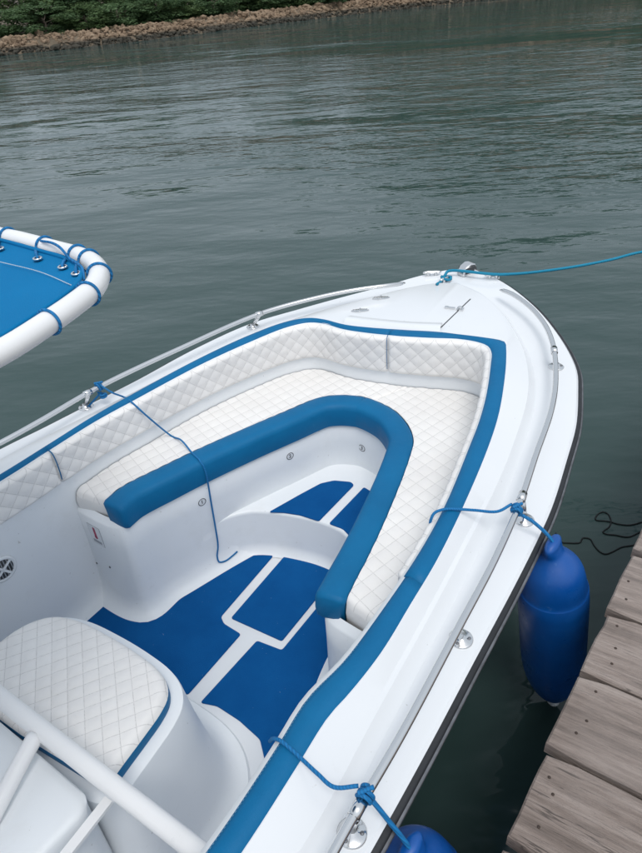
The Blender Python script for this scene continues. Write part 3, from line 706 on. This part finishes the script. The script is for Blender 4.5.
cr = [rrect(-.38, .38, -.70, -.28, .54), rrect(-.38, .38, -.70, -.30, .80), rrect(-.36, .36, -.69, -.42, 1.02), rrect(-.33, .33, -.66, -.45, 1.04)]
V, Fc = loft(cr, close_u=True); Fc.append(tuple(range(3 * n, 4 * n))); autosmooth(mesh('dashboard', V, Fc, LINER, con), 50)
# white tube frame in front of the console
ZT = .70
bar = [at(-140, 588, ZT), at(-60, 650, ZT), at(0, 697, ZT), at(60, 744, ZT), at(110, 783, ZT), at(150, 814, ZT), at(195, 849, ZT), at(222, 870, ZT - .008)]; bar.append(bar[-1] + np.array([.045, 0, -.05])); bar.append(bar[-1] + np.array([.012, -.01, -.50]))
fr = tube('grab_bar', catmull(np.array(bar), 8), .0275, ALU, boat, 16)
b1 = [at(36, 735, ZT), at(14, 775, ZT - .02), at(-12, 825, ZT - .05), at(-30, 860, ZT - .13)]
tube('strut', catmull(np.array(b1), 6), .0245, ALU, fr, 14)
b2 = np.array([at(108, 798, ZT - .05), at(88, 826, ZT - .06), at(64, 860, ZT - .07)])
T_, N_, B_ = frames(b2); rings = [b2[i] + np.array([(-.5, -.3, 0), (0, 0, .3)][0]) * 0 for i in range(3)]
wv = np.array([.020, .012, 0]); mesh('flat_strut', *merge([box_vf((b2[0] + b2[2]) / 2, (.028, np.linalg.norm(b2[2] - b2[0]), .012), basis((0, 0, 1), np.cross(b2[2] - b2[0], (0, 0, 1))))]), ALU, fr, smooth=False)

# ---- vent, stickers
def wall_hit(px, py, V, Fc): return hitdeck(px, py, BVHTree.FromPolygons([tuple(v) for v in V], Fc))
lwV, lwF = loft([top, wl(.70), wl(.45, -.005), wl(.10)])
LWB = BVHTree.FromPolygons([tuple(v) for v in lwV], lwF)
def disc_on(bvh, px, py): return hitdeck(px, py, bvh)
p, nrm = disc_on(LWB, 2, 569); Rb = basis(nrm, (0, 1, 0))
vent = mesh('vent', *lathe_vf([(.062, 0), (.062, .006), (.056, .010), (.050, .010), (.046, .006), (.002, .006)], 36, Rb, p), GEL, boat)
mesh('vent_mesh', *lathe_vf([(.046, .0062), (.046, .0068), (.001, .0068)], 32, Rb, p), DARK, vent)
for a in np.linspace(-.038, .038, 7):
    l = math.sqrt(max(.0001, .046 ** 2 - a * a)); mesh('slat', *box_vf(p + Rb @ np.array([a, 0, .0085]), (.003, 2 * l, .003), Rb), GREYP, vent, smooth=False)
for a in (0, 1.571): mesh('spoke', *box_vf(p + Rb @ np.array([0, 0, .0095]), (.010, .094, .004), Rb @ np.array([[math.cos(a + .6), -math.sin(a + .6), 0], [math.sin(a + .6), math.cos(a + .6), 0], [0, 0, 1]])), GEL, vent, smooth=False)
def text_mesh(name, s, size, R, p, mat, parent, lift=.0012):
    cu = bpy.data.curves.new(name, 'FONT'); cu.body = s; cu.size = size; cu.align_x = 'CENTER'; cu.align_y = 'CENTER'; cu.offset = size * .022
    o = bpy.data.objects.new(name, cu); COL.objects.link(o); bpy.context.view_layer.update()
    me = bpy.data.meshes.new_from_object(o.evaluated_get(bpy.context.evaluated_depsgraph_get())); bpy.data.objects.remove(o)
    me.materials.append(mat); q = bpy.data.objects.new(name, me); COL.objects.link(q); q.parent = parent
    M = Matrix.Identity(4)
    for j in range(3):
        for i in range(3): M[i][j] = R[i, j]
    pp = p + R[:, 2] * lift
    for i in range(3): M[i][3] = pp[i]
    q.matrix_local = M; return q
def ring_vf(r0, r1, R, p, lift, seg=32):
    a = np.linspace(0, 2 * math.pi, seg, endpoint=False)
    return loft([np.stack([r * np.cos(a), r * np.sin(a), np.full(seg, lift)], 1) @ R.T + p for r in (r0, r1)], close_u=True)
for s, px_, py_ in (('1', 202, 502), ('2', 290, 456), ('3', 362, 448)):
    p, nrm = hitdeck(px_, py_, BASEBVH); R = basis(nrm, np.cross((0, 0, 1), nrm))
    k = mesh('number_sticker', *lathe_vf([(.0222, -.001), (.0222, .0010)], 28, R, p), STICK, boat, smooth=False)
    mesh('ring_print', *ring_vf(.0172, .0208, R, p, .0016), PRINT, k); text_mesh('number_print', s, .029, R, p, PRINT, k, .0018)
# warning label near the seat end
p, nrm = hitdeck(96, 535, BASEBVH); R = basis(nrm, np.cross((0, 0, 1), nrm))
k = mesh('warning_label', *box_vf(p + R @ np.array([0, 0, .0004]), (.086, .118, .0008), R), GREYP, boat, smooth=False)
mesh('label_face', *box_vf(p + R @ np.array([0, 0.0, .001]), (.081, .113, .0008), R), STICK, k, smooth=False)
mesh('red_pictogram', *merge([box_vf(p + R @ np.array([.0, .012, .0018]), (.016, .058, .0006), R), lathe_vf([(.011, 0), (.011, .0005)], 14, R, p + R @ np.array([0, -.012, .0016])), lathe_vf([(.008, 0), (.008, .0005)], 14, R, p + R @ np.array([0, .040, .0016]))]), RED, k, smooth=False)
mesh('grey_print_bar', *box_vf(p + R @ np.array([0, -.040, .0018]), (.058, .016, .0006), R), GREYP, k, smooth=False)
for px_, py_ in ((97, 563), (110, 567)):
    p, nrm = hitdeck(px_, py_, BASEBVH); mesh('screw', *lathe_vf([(.006, 0), (.006, .002), (.002, .004)], 10, basis(nrm), p), STRIP, boat)

# ---- rails
def stanchion(px_, py_, railpt, parent, post=True):
    b, nrm = hitdeck(px_, py_); nrm = np.array([0, 0, 1.0]); b = b.copy()
    if not post:
        st = mesh('mounting_plate', *lathe_vf([(.036, -.004), (.036, .003), (.032, .006), (.016, .0065), (.014, .010), (.004, .011)], 26, c=b), STEEL, parent)
        for a in (.5, 2.6, 4.7): mesh('screw', *lathe_vf([(.0055, .004), (.0050, .008), (.001, .009)], 10, c=b + np.array([math.cos(a) * .024, math.sin(a) * .024, 0])), STRIP, st)
        return st
    st = mesh('stanchion', *merge([lathe_vf([(.036, -.004), (.036, .003), (.032, .006), (.015, .008), (.013, .02)], 26, c=b), tube_vf(np.array([b + [0, 0, .01], (b + railpt) / 2 + [0, 0, .006], railpt]), .0115, 12), ]), STEEL, parent)
    for a in (.5, 2.6, 4.7): mesh('screw', *lathe_vf([(.0055, .004), (.0050, .008), (.001, .009)], 10, c=b + np.array([math.cos(a) * .024, math.sin(a) * .024, 0])), STRIP, st)
    return st
RS = [atd(500, 290, .062), atd(506, 291.5, .078), atd(513, 294.5, .085), atd(530, 307, .085), atd(545, 325, .085), atd(553, 345, .088), atd(555.5, 365, .09), atd(555, 390, .095), atd(550, 415, .10), atd(536, 454.5, .10), atd(520, 502, .10), atd(494.5, 560, .10), atd(460, 625, .10), atd(400, 737, .10), atd(350, 822, .10), atd(330, 858, .10)]
RS += [np.array([1.105, .1, .90]), np.array([1.10, -.6, .90]), np.array([1.08, -1.6, .90]), np.array([1.06, -2.2, .90])]
RS = resample(catmull(np.array(RS), 8), 160); rr_ = np.full(160, .0118); rr_[0] = .004; rr_[1] = .011
railS = tube('handrail', RS, rr_, STEEL, boat, 14)
def near(P, q): return P[np.argmin(((P[:, :2] - q[:2]) ** 2).sum(1))]
for x, y in ((352, 833), (461, 639), (524, 520), (556, 367)):
    b = hitdeck(x, y)[0]; r = near(RS, b); stanchion(x, y, r - np.array([0, 0, .006]), railS, y != 639)
    if y == 639: continue
    T = RS[min(159, np.argmin(((RS - r) ** 2).sum(1)) + 1)] - r; T /= np.linalg.norm(T) + 1e-9; tube('sleeve', np.array([r - T * .02, r + T * .02]), .0155, STEEL, railS, 14)
RP = [atd(405, 283, .062), atd(398, 284.2, .078), atd(388, 285.5, .09), atd(355, 290, .095), atd(320, 297, .10), atd(262, 313, .10), atd(180, 348.5, .10), atd(97, 388, .10), atd(40, 421, .10), atd(0, 443, .10)]
RP += [np.array([-1.03, .5, .90]), np.array([-1.06, 0, .90]), np.array([-1.05, -1.4, .90]), np.array([-1.02, -2.2, .90])]
RP = resample(catmull(np.array(RP), 8), 160); railP = tube('handrail', RP, rr_, STEEL, boat, 14)
for x, y in ((86, 407), (253, 327)):
    b = hitdeck(x, y)[0]; r = near(RP, b); stanchion(x, y, r - np.array([0, 0, .006]), railP)
    T = RP[min(159, np.argmin(((RP - r) ** 2).sum(1)) + 1)] - r; T /= np.linalg.norm(T) + 1e-9; tube('sleeve', np.array([r - T * .02, r + T * .02]), .0155, STEEL, railP, 14)
# ---- bow fittings
def cleat(px_, py_, ang, L=.10, nm='cleat'):
    b, _ = hitdeck(px_, py_); c, s = math.cos(ang), math.sin(ang); R = np.array([[c, -s, 0], [s, c, 0], [0, 0, 1]])
    horn = catmull(np.array([(-L / 2, 0, .018), (-L * .25, 0, .022), (0, 0, .022), (L * .25, 0, .022), (L / 2, 0, .018)]), 4)
    V, Fc = merge([tube_vf(horn, np.r_[.004, np.full(len(horn) - 2, .0075), .004], 10), lathe_vf([(.012, -.002), (.011, .02)], 12, c=(-L * .2, 0, 0)), lathe_vf([(.012, -.002), (.011, .02)], 12, c=(L * .2, 0, 0)), box_vf((0, 0, .001), (L * .72, .026, .006))])
    return autosmooth(mesh(nm, V @ R.T + b, Fc, STEEL, boat), 40)
cleat(432, 275.5, .62, .11); cleat(493, 278, .5, .10); cl = cleat(446, 281.5, 1.2, .09)
# flush hinges on the foredeck and the seam latch
for x, y, a in ((381, 298.5, .55), (360, 311, .55)):
    b, nn = hitdeck(x, y); R = basis(nn, (math.cos(a), math.sin(a), 0))
    hv, hf = lathe_vf([(.034, -.002), (.034, .003), (.027, .006), (.004, .0065)], 28); hv[:, 0] *= 1.45; hv[:, 1] *= .62
    hg = autosmooth(mesh('hinge', *merge([(hv @ R.T + b, hf), tube_vf(np.array([b + R @ np.array([0, -.02, .006]), b + R @ np.array([0, .02, .006])]), .005, 10)]), STEEL, boat), 40)
    for u in (-.036, -.016, .016, .036): mesh('screw', *lathe_vf([(.005, 0), (.004, .0062)], 8, R, b + R @ np.array([u, .010 * (1 if u * u > .001 else -1), 0])), STRIP, hg)
b, nn = hitdeck(456, 309.5); R = basis(nn, (.96, .25, 0))
mesh('hatch_latch', *merge([box_vf(b + R @ np.array([.022, 0, .004]), (.036, .034, .010), R), box_vf(b + R @ np.array([-.030, 0, .005]), (.048, .016, .008), R), lathe_vf([(.011, 0), (.011, .014), (.006, .017)], 14, R, b + R @ np.array([.02, 0, .004])), lathe_vf([(.012, 0), (.012, .010)], 12, R, b + R @ np.array([-.05, 0, 0]))]), STEEL, boat, smooth=False)
# bow roller / light housing
b, nn = hitdeck(467, 273); pr = [(-.055, 0), (-.055, .018), (-.035, .05), (0, .066), (.035, .060), (.052, .035), (.055, 0)]
R = basis((0, 0, 1), (.35, .93, 0)); ringsB = []
for w_, k_ in ((-.030, .90), (-.024, 1.0), (.024, 1.0), (.030, .90)): ringsB.append(np.array([b + R @ np.array([u * k_, w_, z * k_ - .002]) for u, z in pr]))
V, Fc = loft(ringsB); mm = len(pr); Fc = Fc + [tuple(range(mm)), tuple(range(3 * mm, 4 * mm))[::-1]]
bl = autosmooth(mesh('bow_light', V, Fc, STEEL, boat), 35)
mesh('lens', *merge([box_vf(b + R @ np.array([-.006, s_ * .031, .026]), (.066, .004, .034), R) for s_ in (-1, 1)]), DARK, bl, smooth=False)

# ---- canopy over the console (only its forward starboard corner reaches into view)
ZTT = 2.03
TP = [at(x, y, ZTT)[:2] for x, y in [(0, 236), (18.7, 240), (56, 250), (78.5, 256.2), (93.5, 263.5), (99.5, 274.5), (93.5, 288.5), (75, 304), (46.7, 323.7), (0, 353)]]
TP = [np.array([-.62 + .0, -1.2]), np.array([-.60, .30]), np.array([-.585, .50]), np.array([-.53, .60]), np.array([-.42, .645]), np.array([-.1, .655])] + TP + [np.array([.635, .15]), np.array([.65, -.4]), np.array([.65, -1.2])]
TP = resample(catmull(np.array(TP), 8), 220); TR = .0185
fr = tube('canopy_frame', np.c_[TP, np.full(220, ZTT)], TR, ALU, boat, 20)
tube('canopy_rear_tube', np.array([[-.62, -1.2, ZTT], [0, -1.2, ZTT], [.65, -1.2, ZTT]]), TR, ALU, fr, 16)
for x0, y0, x1 in ((-.40, -.30, -.50), (.40, -.30, .52), (-.40, -.66, -.50), (.40, -.66, .52)):
    tube('canopy_leg', catmull(np.array([(x0, y0, .0), (x0, y0, .8), (x1, y0 - .02, 1.5), (x1 * 1.1, y0 - .03, ZTT - .01)]), 6), TR, ALU, fr, 12)
for yy in (-.33, -.69): tube('canopy_cross_tube', np.array([(-.62, yy, ZTT - .010), (-.5, yy, ZTT - .045), (0, yy, ZTT - .050), (.52, yy, ZTT - .045), (.64, yy, ZTT - .010)]), .014, ALU, fr, 12)
cv = offset_path(np.c_[TP, np.zeros(220)], -.027)[:, :2]; cvin = inset(np.vstack([cv, [(.62, -1.17), (-.59, -1.17)]]), .022)
cpoly = np.vstack([cv, [(.62, -1.17), (-.59, -1.17)]]); CZ = ZTT + .006
t = NT('blue_canvas'); c = t.ramp(t.noise(3, 6), [(.3, (.001, .140, .335, 1)), (.7, (.001, .165, .385, 1))])
t.set(Base_Color=c, Roughness=.8); t.b.inputs['Specular IOR Level'].default_value = .15; wv_ = t.noise(600, 2); t.bump(wv_, .0008); CANVAS = t.m
THREAD = plain('white_thread', (.5, .6, .68, 1), .8)
nC = len(cpoly); cc = np.array([0, -.25])
ringsC = [np.c_[cc + (cpoly - cc) * f, np.full(nC, CZ - .014 * math.sin(math.pi * min(1, (1 - f) * 1.2)))] for f in (1, .985, .95, .88, .75, .5, .25, .01)]
canvas = mesh('canopy_canvas', *loft(ringsC, close_u=True), CANVAS, boat)
mesh('canvas_hem', *tube_vf(np.c_[offset_path(np.c_[TP, np.zeros(220)], -.030)[:, :2], np.full(220, CZ + .001)], .0045, 8), CANVAS, canvas)
# stitched line parallel to the edge
lineP = offset_path(np.c_[TP, np.zeros(220)], -.052); ins = offset_path(np.c_[TP, np.zeros(220)], -.044)
th = [at(0, 262, CZ + .002), at(40, 272, CZ + .002), at(72, 285.5, CZ + .002)]
def dashes(P, n, r=.0010):
    P = resample(P, n * 2 + 1); return merge([tube_vf(P[2 * i:2 * i + 2], r, 5) for i in range(n)])
mesh('stitching', *merge([dashes(catmull(np.array(th), 6), 60), dashes(np.array([at(75, 285, CZ + .002), at(35, 313, CZ + .002), at(0, 334, CZ + .002)]), 50)]), THREAD, canvas)
def lace(px_, py_, gx=None, gy=None):
    q = at(px_, py_, ZTT); i = int(np.argmin(((TP - q[:2]) ** 2).sum(1))); P = TP[i]; T = TP[min(i + 1, 219)] - TP[max(i - 1, 0)]; T /= np.linalg.norm(T); N = np.array([T[1], -T[0]])    # inward
    a = np.linspace(-.15, 1.75, 16) * math.pi; pts = [np.array([*(P + N * math.cos(x) * (TR + .002)), ZTT + math.sin(x) * (TR + .002)]) for x in a]
    if gx is not None: g_ = at(gx, gy, CZ); pts = [g_ + np.array([0, 0, -.004]), g_ + np.array([0, 0, .006])] + pts[2:]
    return tube('lacing', catmull(np.array(pts), 3), .0026, ROPE_B, fr, 8)
for gx_, gy_ in ((0, 250), (38, 260), (63, 268.5), (76.5, 275)):
    p = at(gx_, gy_, CZ + .0); a = np.linspace(0, 2 * math.pi, 20, endpoint=False)
    gp = np.array([p + np.array([math.cos(x) * .0072, math.sin(x) * .0072, .003]) for x in a]); gp = np.vstack([gp, gp[:1]])
    g_ = mesh('grommet', *tube_vf(gp, .0022, 8), STEEL, canvas); mesh('grommet_hole', *lathe_vf([(.0062, .0), (.0062, .0022)], 16, c=p), DARK, g_)
lace(7, 238, 0, 250); lace(48, 248, 38, 260); lace(72, 256, 63, 268.5); lace(90, 262, 76.5, 275)
lace(99, 274); lace(88, 294); lace(44, 325)
for c_ in ([(41, 241, .019), (52, 243, .024), (61, 248.5, .024), (69, 258, .012), (82, 268, .012), (84, 280, .002)],):
    tube('lacing', catmull(np.array([at(x, y, ZTT + z) for x, y, z in c_]), 6), .0026, ROPE_B, fr, 8)

# ================================================================== FENDERS
def fender(top, bot, label):
    top, bot = np.array(top), np.array(bot); ax = top - bot; L = np.linalg.norm(ax); R = basis(ax, (0, 1, 0)); r = .122
    pr = [(.018, 0), (.028, .02), (.046, .05), (.072, .10), (.095, .16), (.112, .23), (r, .31), (r + .003, L * .52), (r, L - .24), (r - .003, L - .235), (r - .006, L - .225), (r - .012, L - .18), (.098, L - .135), (.076, L - .100), (.050, L - .072), (.040, L - .055), (.042, L - .03), (.040, L - .012), (.026, L)]
    pr = [tuple(q) for q in catmull(np.array(pr), 3)]
    V, Fc = lathe_vf(pr, 40); 
    eye = np.clip((V[:, 2] - (L - .075)) / .05, 0, 1); V[:, 1] *= 1 - .45 * eye; V[:, 0] *= 1 + .15 * eye
    f = mesh('fender', V @ R.T + bot, Fc, FENDER); tag(f, label, 'fender', 'blue fenders hung along the dock side of the boat')
    tip = [(.020, .012), (.026, -.02), (.022, -.06), (.012, -.10), (.004, -.115)]
    mesh('tip', *lathe_vf(tip, 16, R, bot), STICK, f)
    return f
F1T, F1B = np.array(onx(553, 541, 1.098)), np.array(onx(553, 699, 1.193))
f1 = fender(F1T, F1B, 'blue cylindrical fender with its whole body in view between hull and dock')
F2T = np.array(onx(409, 847, 1.175)); F2B = F2T + np.array([.06, .10, -.78])
f2 = fender(F2T, F2B, 'blue fender with only its top showing below the rail')
def knot(c, T, parent, r=.0055, R0=.0165, turns=2.2):
    T = T / np.linalg.norm(T); Bs = basis(T, (0, 0, 1)); a = np.linspace(0, turns * 2 * math.pi, int(turns * 16))
    pts = np.array([c + Bs[:, 0] * math.cos(x) * R0 + Bs[:, 1] * math.sin(x) * R0 + T * (x / (2 * math.pi) - turns / 2) * r * 2.3 for x in a]); 
    cr_ = np.array([c + Bs[:, 0] * (R0 + r * 1.1) + T * u + Bs[:, 1] * v for u, v in ((-.016, -.012), (-.006, -.004), (.006, .004), (.016, .012))])
    return mesh('knot', *merge([tube_vf(pts, r, 9), tube_vf(catmull(cr_, 4), r, 9)]), ROPE_B, parent)
def rail_at(px_, py_, P):
    d = raydir(px_, py_); d = d / np.linalg.norm(d); v = P - CAM; dist = np.linalg.norm(v - np.outer(v @ d, d), axis=1); i = int(np.argmin(dist)); return P[i], P[min(i + 1, len(P) - 1)] - P[max(i - 1, 0)]
def on_boat(px_, py_, lift=.006, bvh=None):
    q, n_ = hitdeck(px_, py_, bvh); return q + np.array([0, 0, lift])
r1, T1 = rail_at(519, 511, RS)
tb = .012
def trimtop(px_, py_): return atd(px_, py_, .09 + .012 + .006)
P1 = [atd(431, 528, .03), atd(430.5, 521, .085), trimtop(434, 513.5), trimtop(443, 509.5), trimtop(458, 509.2), atd(475, 510.2, .112), atd(497, 511.5, .118), r1 + np.array([-.02, 0, .018])]
rp1 = tube('rope', catmull(np.array(P1), 6), .0050, ROPE_B, f1, 9); knot(r1, T1, f1)
P1b = [r1 + np.array([.012, .005, -.016]), (r1 * .5 + F1T * .5) + np.array([-.004, 0, .012]), F1T + np.array([0, 0, -.005]), F1T + np.array([0, 0, -.05])]
tube('rope', catmull(np.array(P1b), 6), .0062, ROPE_B, f1, 9)
a = np.linspace(0, 4.6 * math.pi, 44); ax = (F1T - F1B) / np.linalg.norm(F1T - F1B); Bs = basis(ax, (0, 1, 0))
r2, T2 = rail_at(357, 794, RS)
P2 = [atd(270, 741, .05), atd(273.5, 738.5, .09), trimtop(281, 741), trimtop(292, 750), trimtop(303, 760), atd(318, 774, .112), atd(334, 787, .116), r2 + np.array([-.02, 0, .018])]
tube('rope', catmull(np.array(P2), 6), .0050, ROPE_B, f2, 9); knot(r2, T2, f2)
P2b = [r2 + np.array([.012, .005, -.016]), (r2 * .5 + F2T * .5) + np.array([-.004, 0, .012]), F2T + np.array([0, 0, -.004]), F2T + np.array([0, 0, -.05])]
tube('rope', catmull(np.array(P2b), 6), .0062, ROPE_B, f2, 9)

# ================================================================== LOOSE LINES
bpy.context.view_layer.update()
SV, SF, kk = [], [], 0
for o_ in COL.objects:
    if o_.type == 'MESH' and o_.name.split('.')[0] in ('deck', 'seat_base', 'seat_nosing', 'seat_cushion', 'backrest_cushion', 'blue_trim', 'floor', 'bow_step', 'carpet_panel', 'liner_wall', 'coaming_pad'):
        SV += [tuple(o_.matrix_world @ v.co) for v in o_.data.vertices]; SF += [tuple(i + kk for i in p_.vertices) for p_ in o_.data.polygons]; kk += len(o_.data.vertices)
SURF = BVHTree.FromPolygons(SV, SF)
def surf(px_, py_, lift=.006):
    q, n_ = hitdeck(px_, py_, SURF); return q + n_ * lift
r3, T3 = rail_at(98, 386, RP)
ln_ = empty('fender_line', tuple(r3)); tag(ln_, 'thin blue line tied to the far rail, draped over the seat down to the floor', 'rope')
def lp(L): return np.array(L) - r3
zq = ZS + .016
UPx = at(196, 455.5, zq)
P3 = [r3 + np.array([.01, 0, .012]), atd(112, 392.5, .125), surf(124, 398), surf(131, 402.5), surf(145, 414, .03), surf(165, 432, .05), surf(182, 446, .03), surf(192, 453.5), surf(200, 461.5), surf(204.5, 470, .007), surf(206.5, 480, .010), surf(210, 502, .012), surf(214, 525, .012), surf(217, 545, .010), surf(216.5, 556, .008), surf(219, 562, .007), surf(225, 561), surf(232, 556), surf(237, 551.5)]
mesh('line', *tube_vf(lp(catmull(np.array(P3), 7)), .0042, 9), ROPE_B, ln_)
k3 = knot(np.zeros(3), T3, ln_, .005, .0165); 
k4 = knot(np.array([.01, .0, -.045]), np.array([0, 0, 1.0]), ln_, .0055, .014, 1.6); tube('loose_end', lp(catmull(np.array([r3 + np.array([0, 0, -.03]), r3 + np.array([-.02, -.03, -.06]), r3 + np.array([-.05, -.07, -.10])]), 5)), .005, ROPE_B, ln_, 8)
b, _ = hitdeck(446, 281.5); c0 = b + np.array([0, 0, .022])
ml = [hitdeck(437, 285.5)[0] + np.array([0, 0, .008]), hitdeck(441, 283)[0] + np.array([0, 0, .012]), c0 + np.array([-.01, 0, .012]), hitdeck(449, 276.5)[0] + np.array([0, 0, .035]), ony(500, 274.5, 3.42), ony(560, 269, 3.78), ony(610, 260, 4.06), ony(642, 252, 4.22), np.array([POSTX - .08, POSTY - .03, DOCK_Z + .30])]
ml = np.array(ml); mo = ml[0].copy(); mline = empty('mooring_line', tuple(mo)); tag(mline, 'taut teal mooring line running from the bow cleat out over the water', 'rope')
mesh('line', *tube_vf(catmull(ml, 8) - mo, .0085, 10), ROPE_T, mline)
wrap = np.array([c0 + np.array([math.cos(x) * .030, math.sin(x) * .018, .004 * math.sin(2 * x) - .004 + x * .0008]) for x in np.linspace(0, 9.5, 40)])
mesh('cleat_hitch', *tube_vf(wrap - mo, .0075, 9), ROPE_T, mline)
wr = np.array([np.array([POSTX + math.cos(x) * .081, POSTY + math.sin(x) * .081, DOCK_Z + .29 + x * .0022]) for x in np.linspace(3.3, 3.3 + 12, 60)]); mesh('post_hitch', *tube_vf(wr - mo, .0085, 9), ROPE_T, mline)
# reflected line between bow fender and dock, built as dark tubes on the water
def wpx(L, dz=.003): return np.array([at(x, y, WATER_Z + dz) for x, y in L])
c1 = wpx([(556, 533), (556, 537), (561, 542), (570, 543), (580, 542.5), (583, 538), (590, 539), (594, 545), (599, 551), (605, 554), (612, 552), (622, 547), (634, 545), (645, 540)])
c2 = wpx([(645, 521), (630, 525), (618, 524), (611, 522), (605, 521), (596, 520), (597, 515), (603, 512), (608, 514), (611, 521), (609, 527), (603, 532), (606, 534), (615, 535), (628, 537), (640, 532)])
fo = c1[0].copy(); fl = empty('line_reflection', tuple(fo)); tag(fl, 'thin dark reflected line modelled as tangled strands on the water beside the dock', 'reflection')
mesh('reflection_strand', *tube_vf(catmull(c1, 6) - fo, .0042, 6), REFL_D, fl); mesh('reflection_strand', *tube_vf(catmull(c2, 6) - fo, .0042, 6), REFL_D, fl)
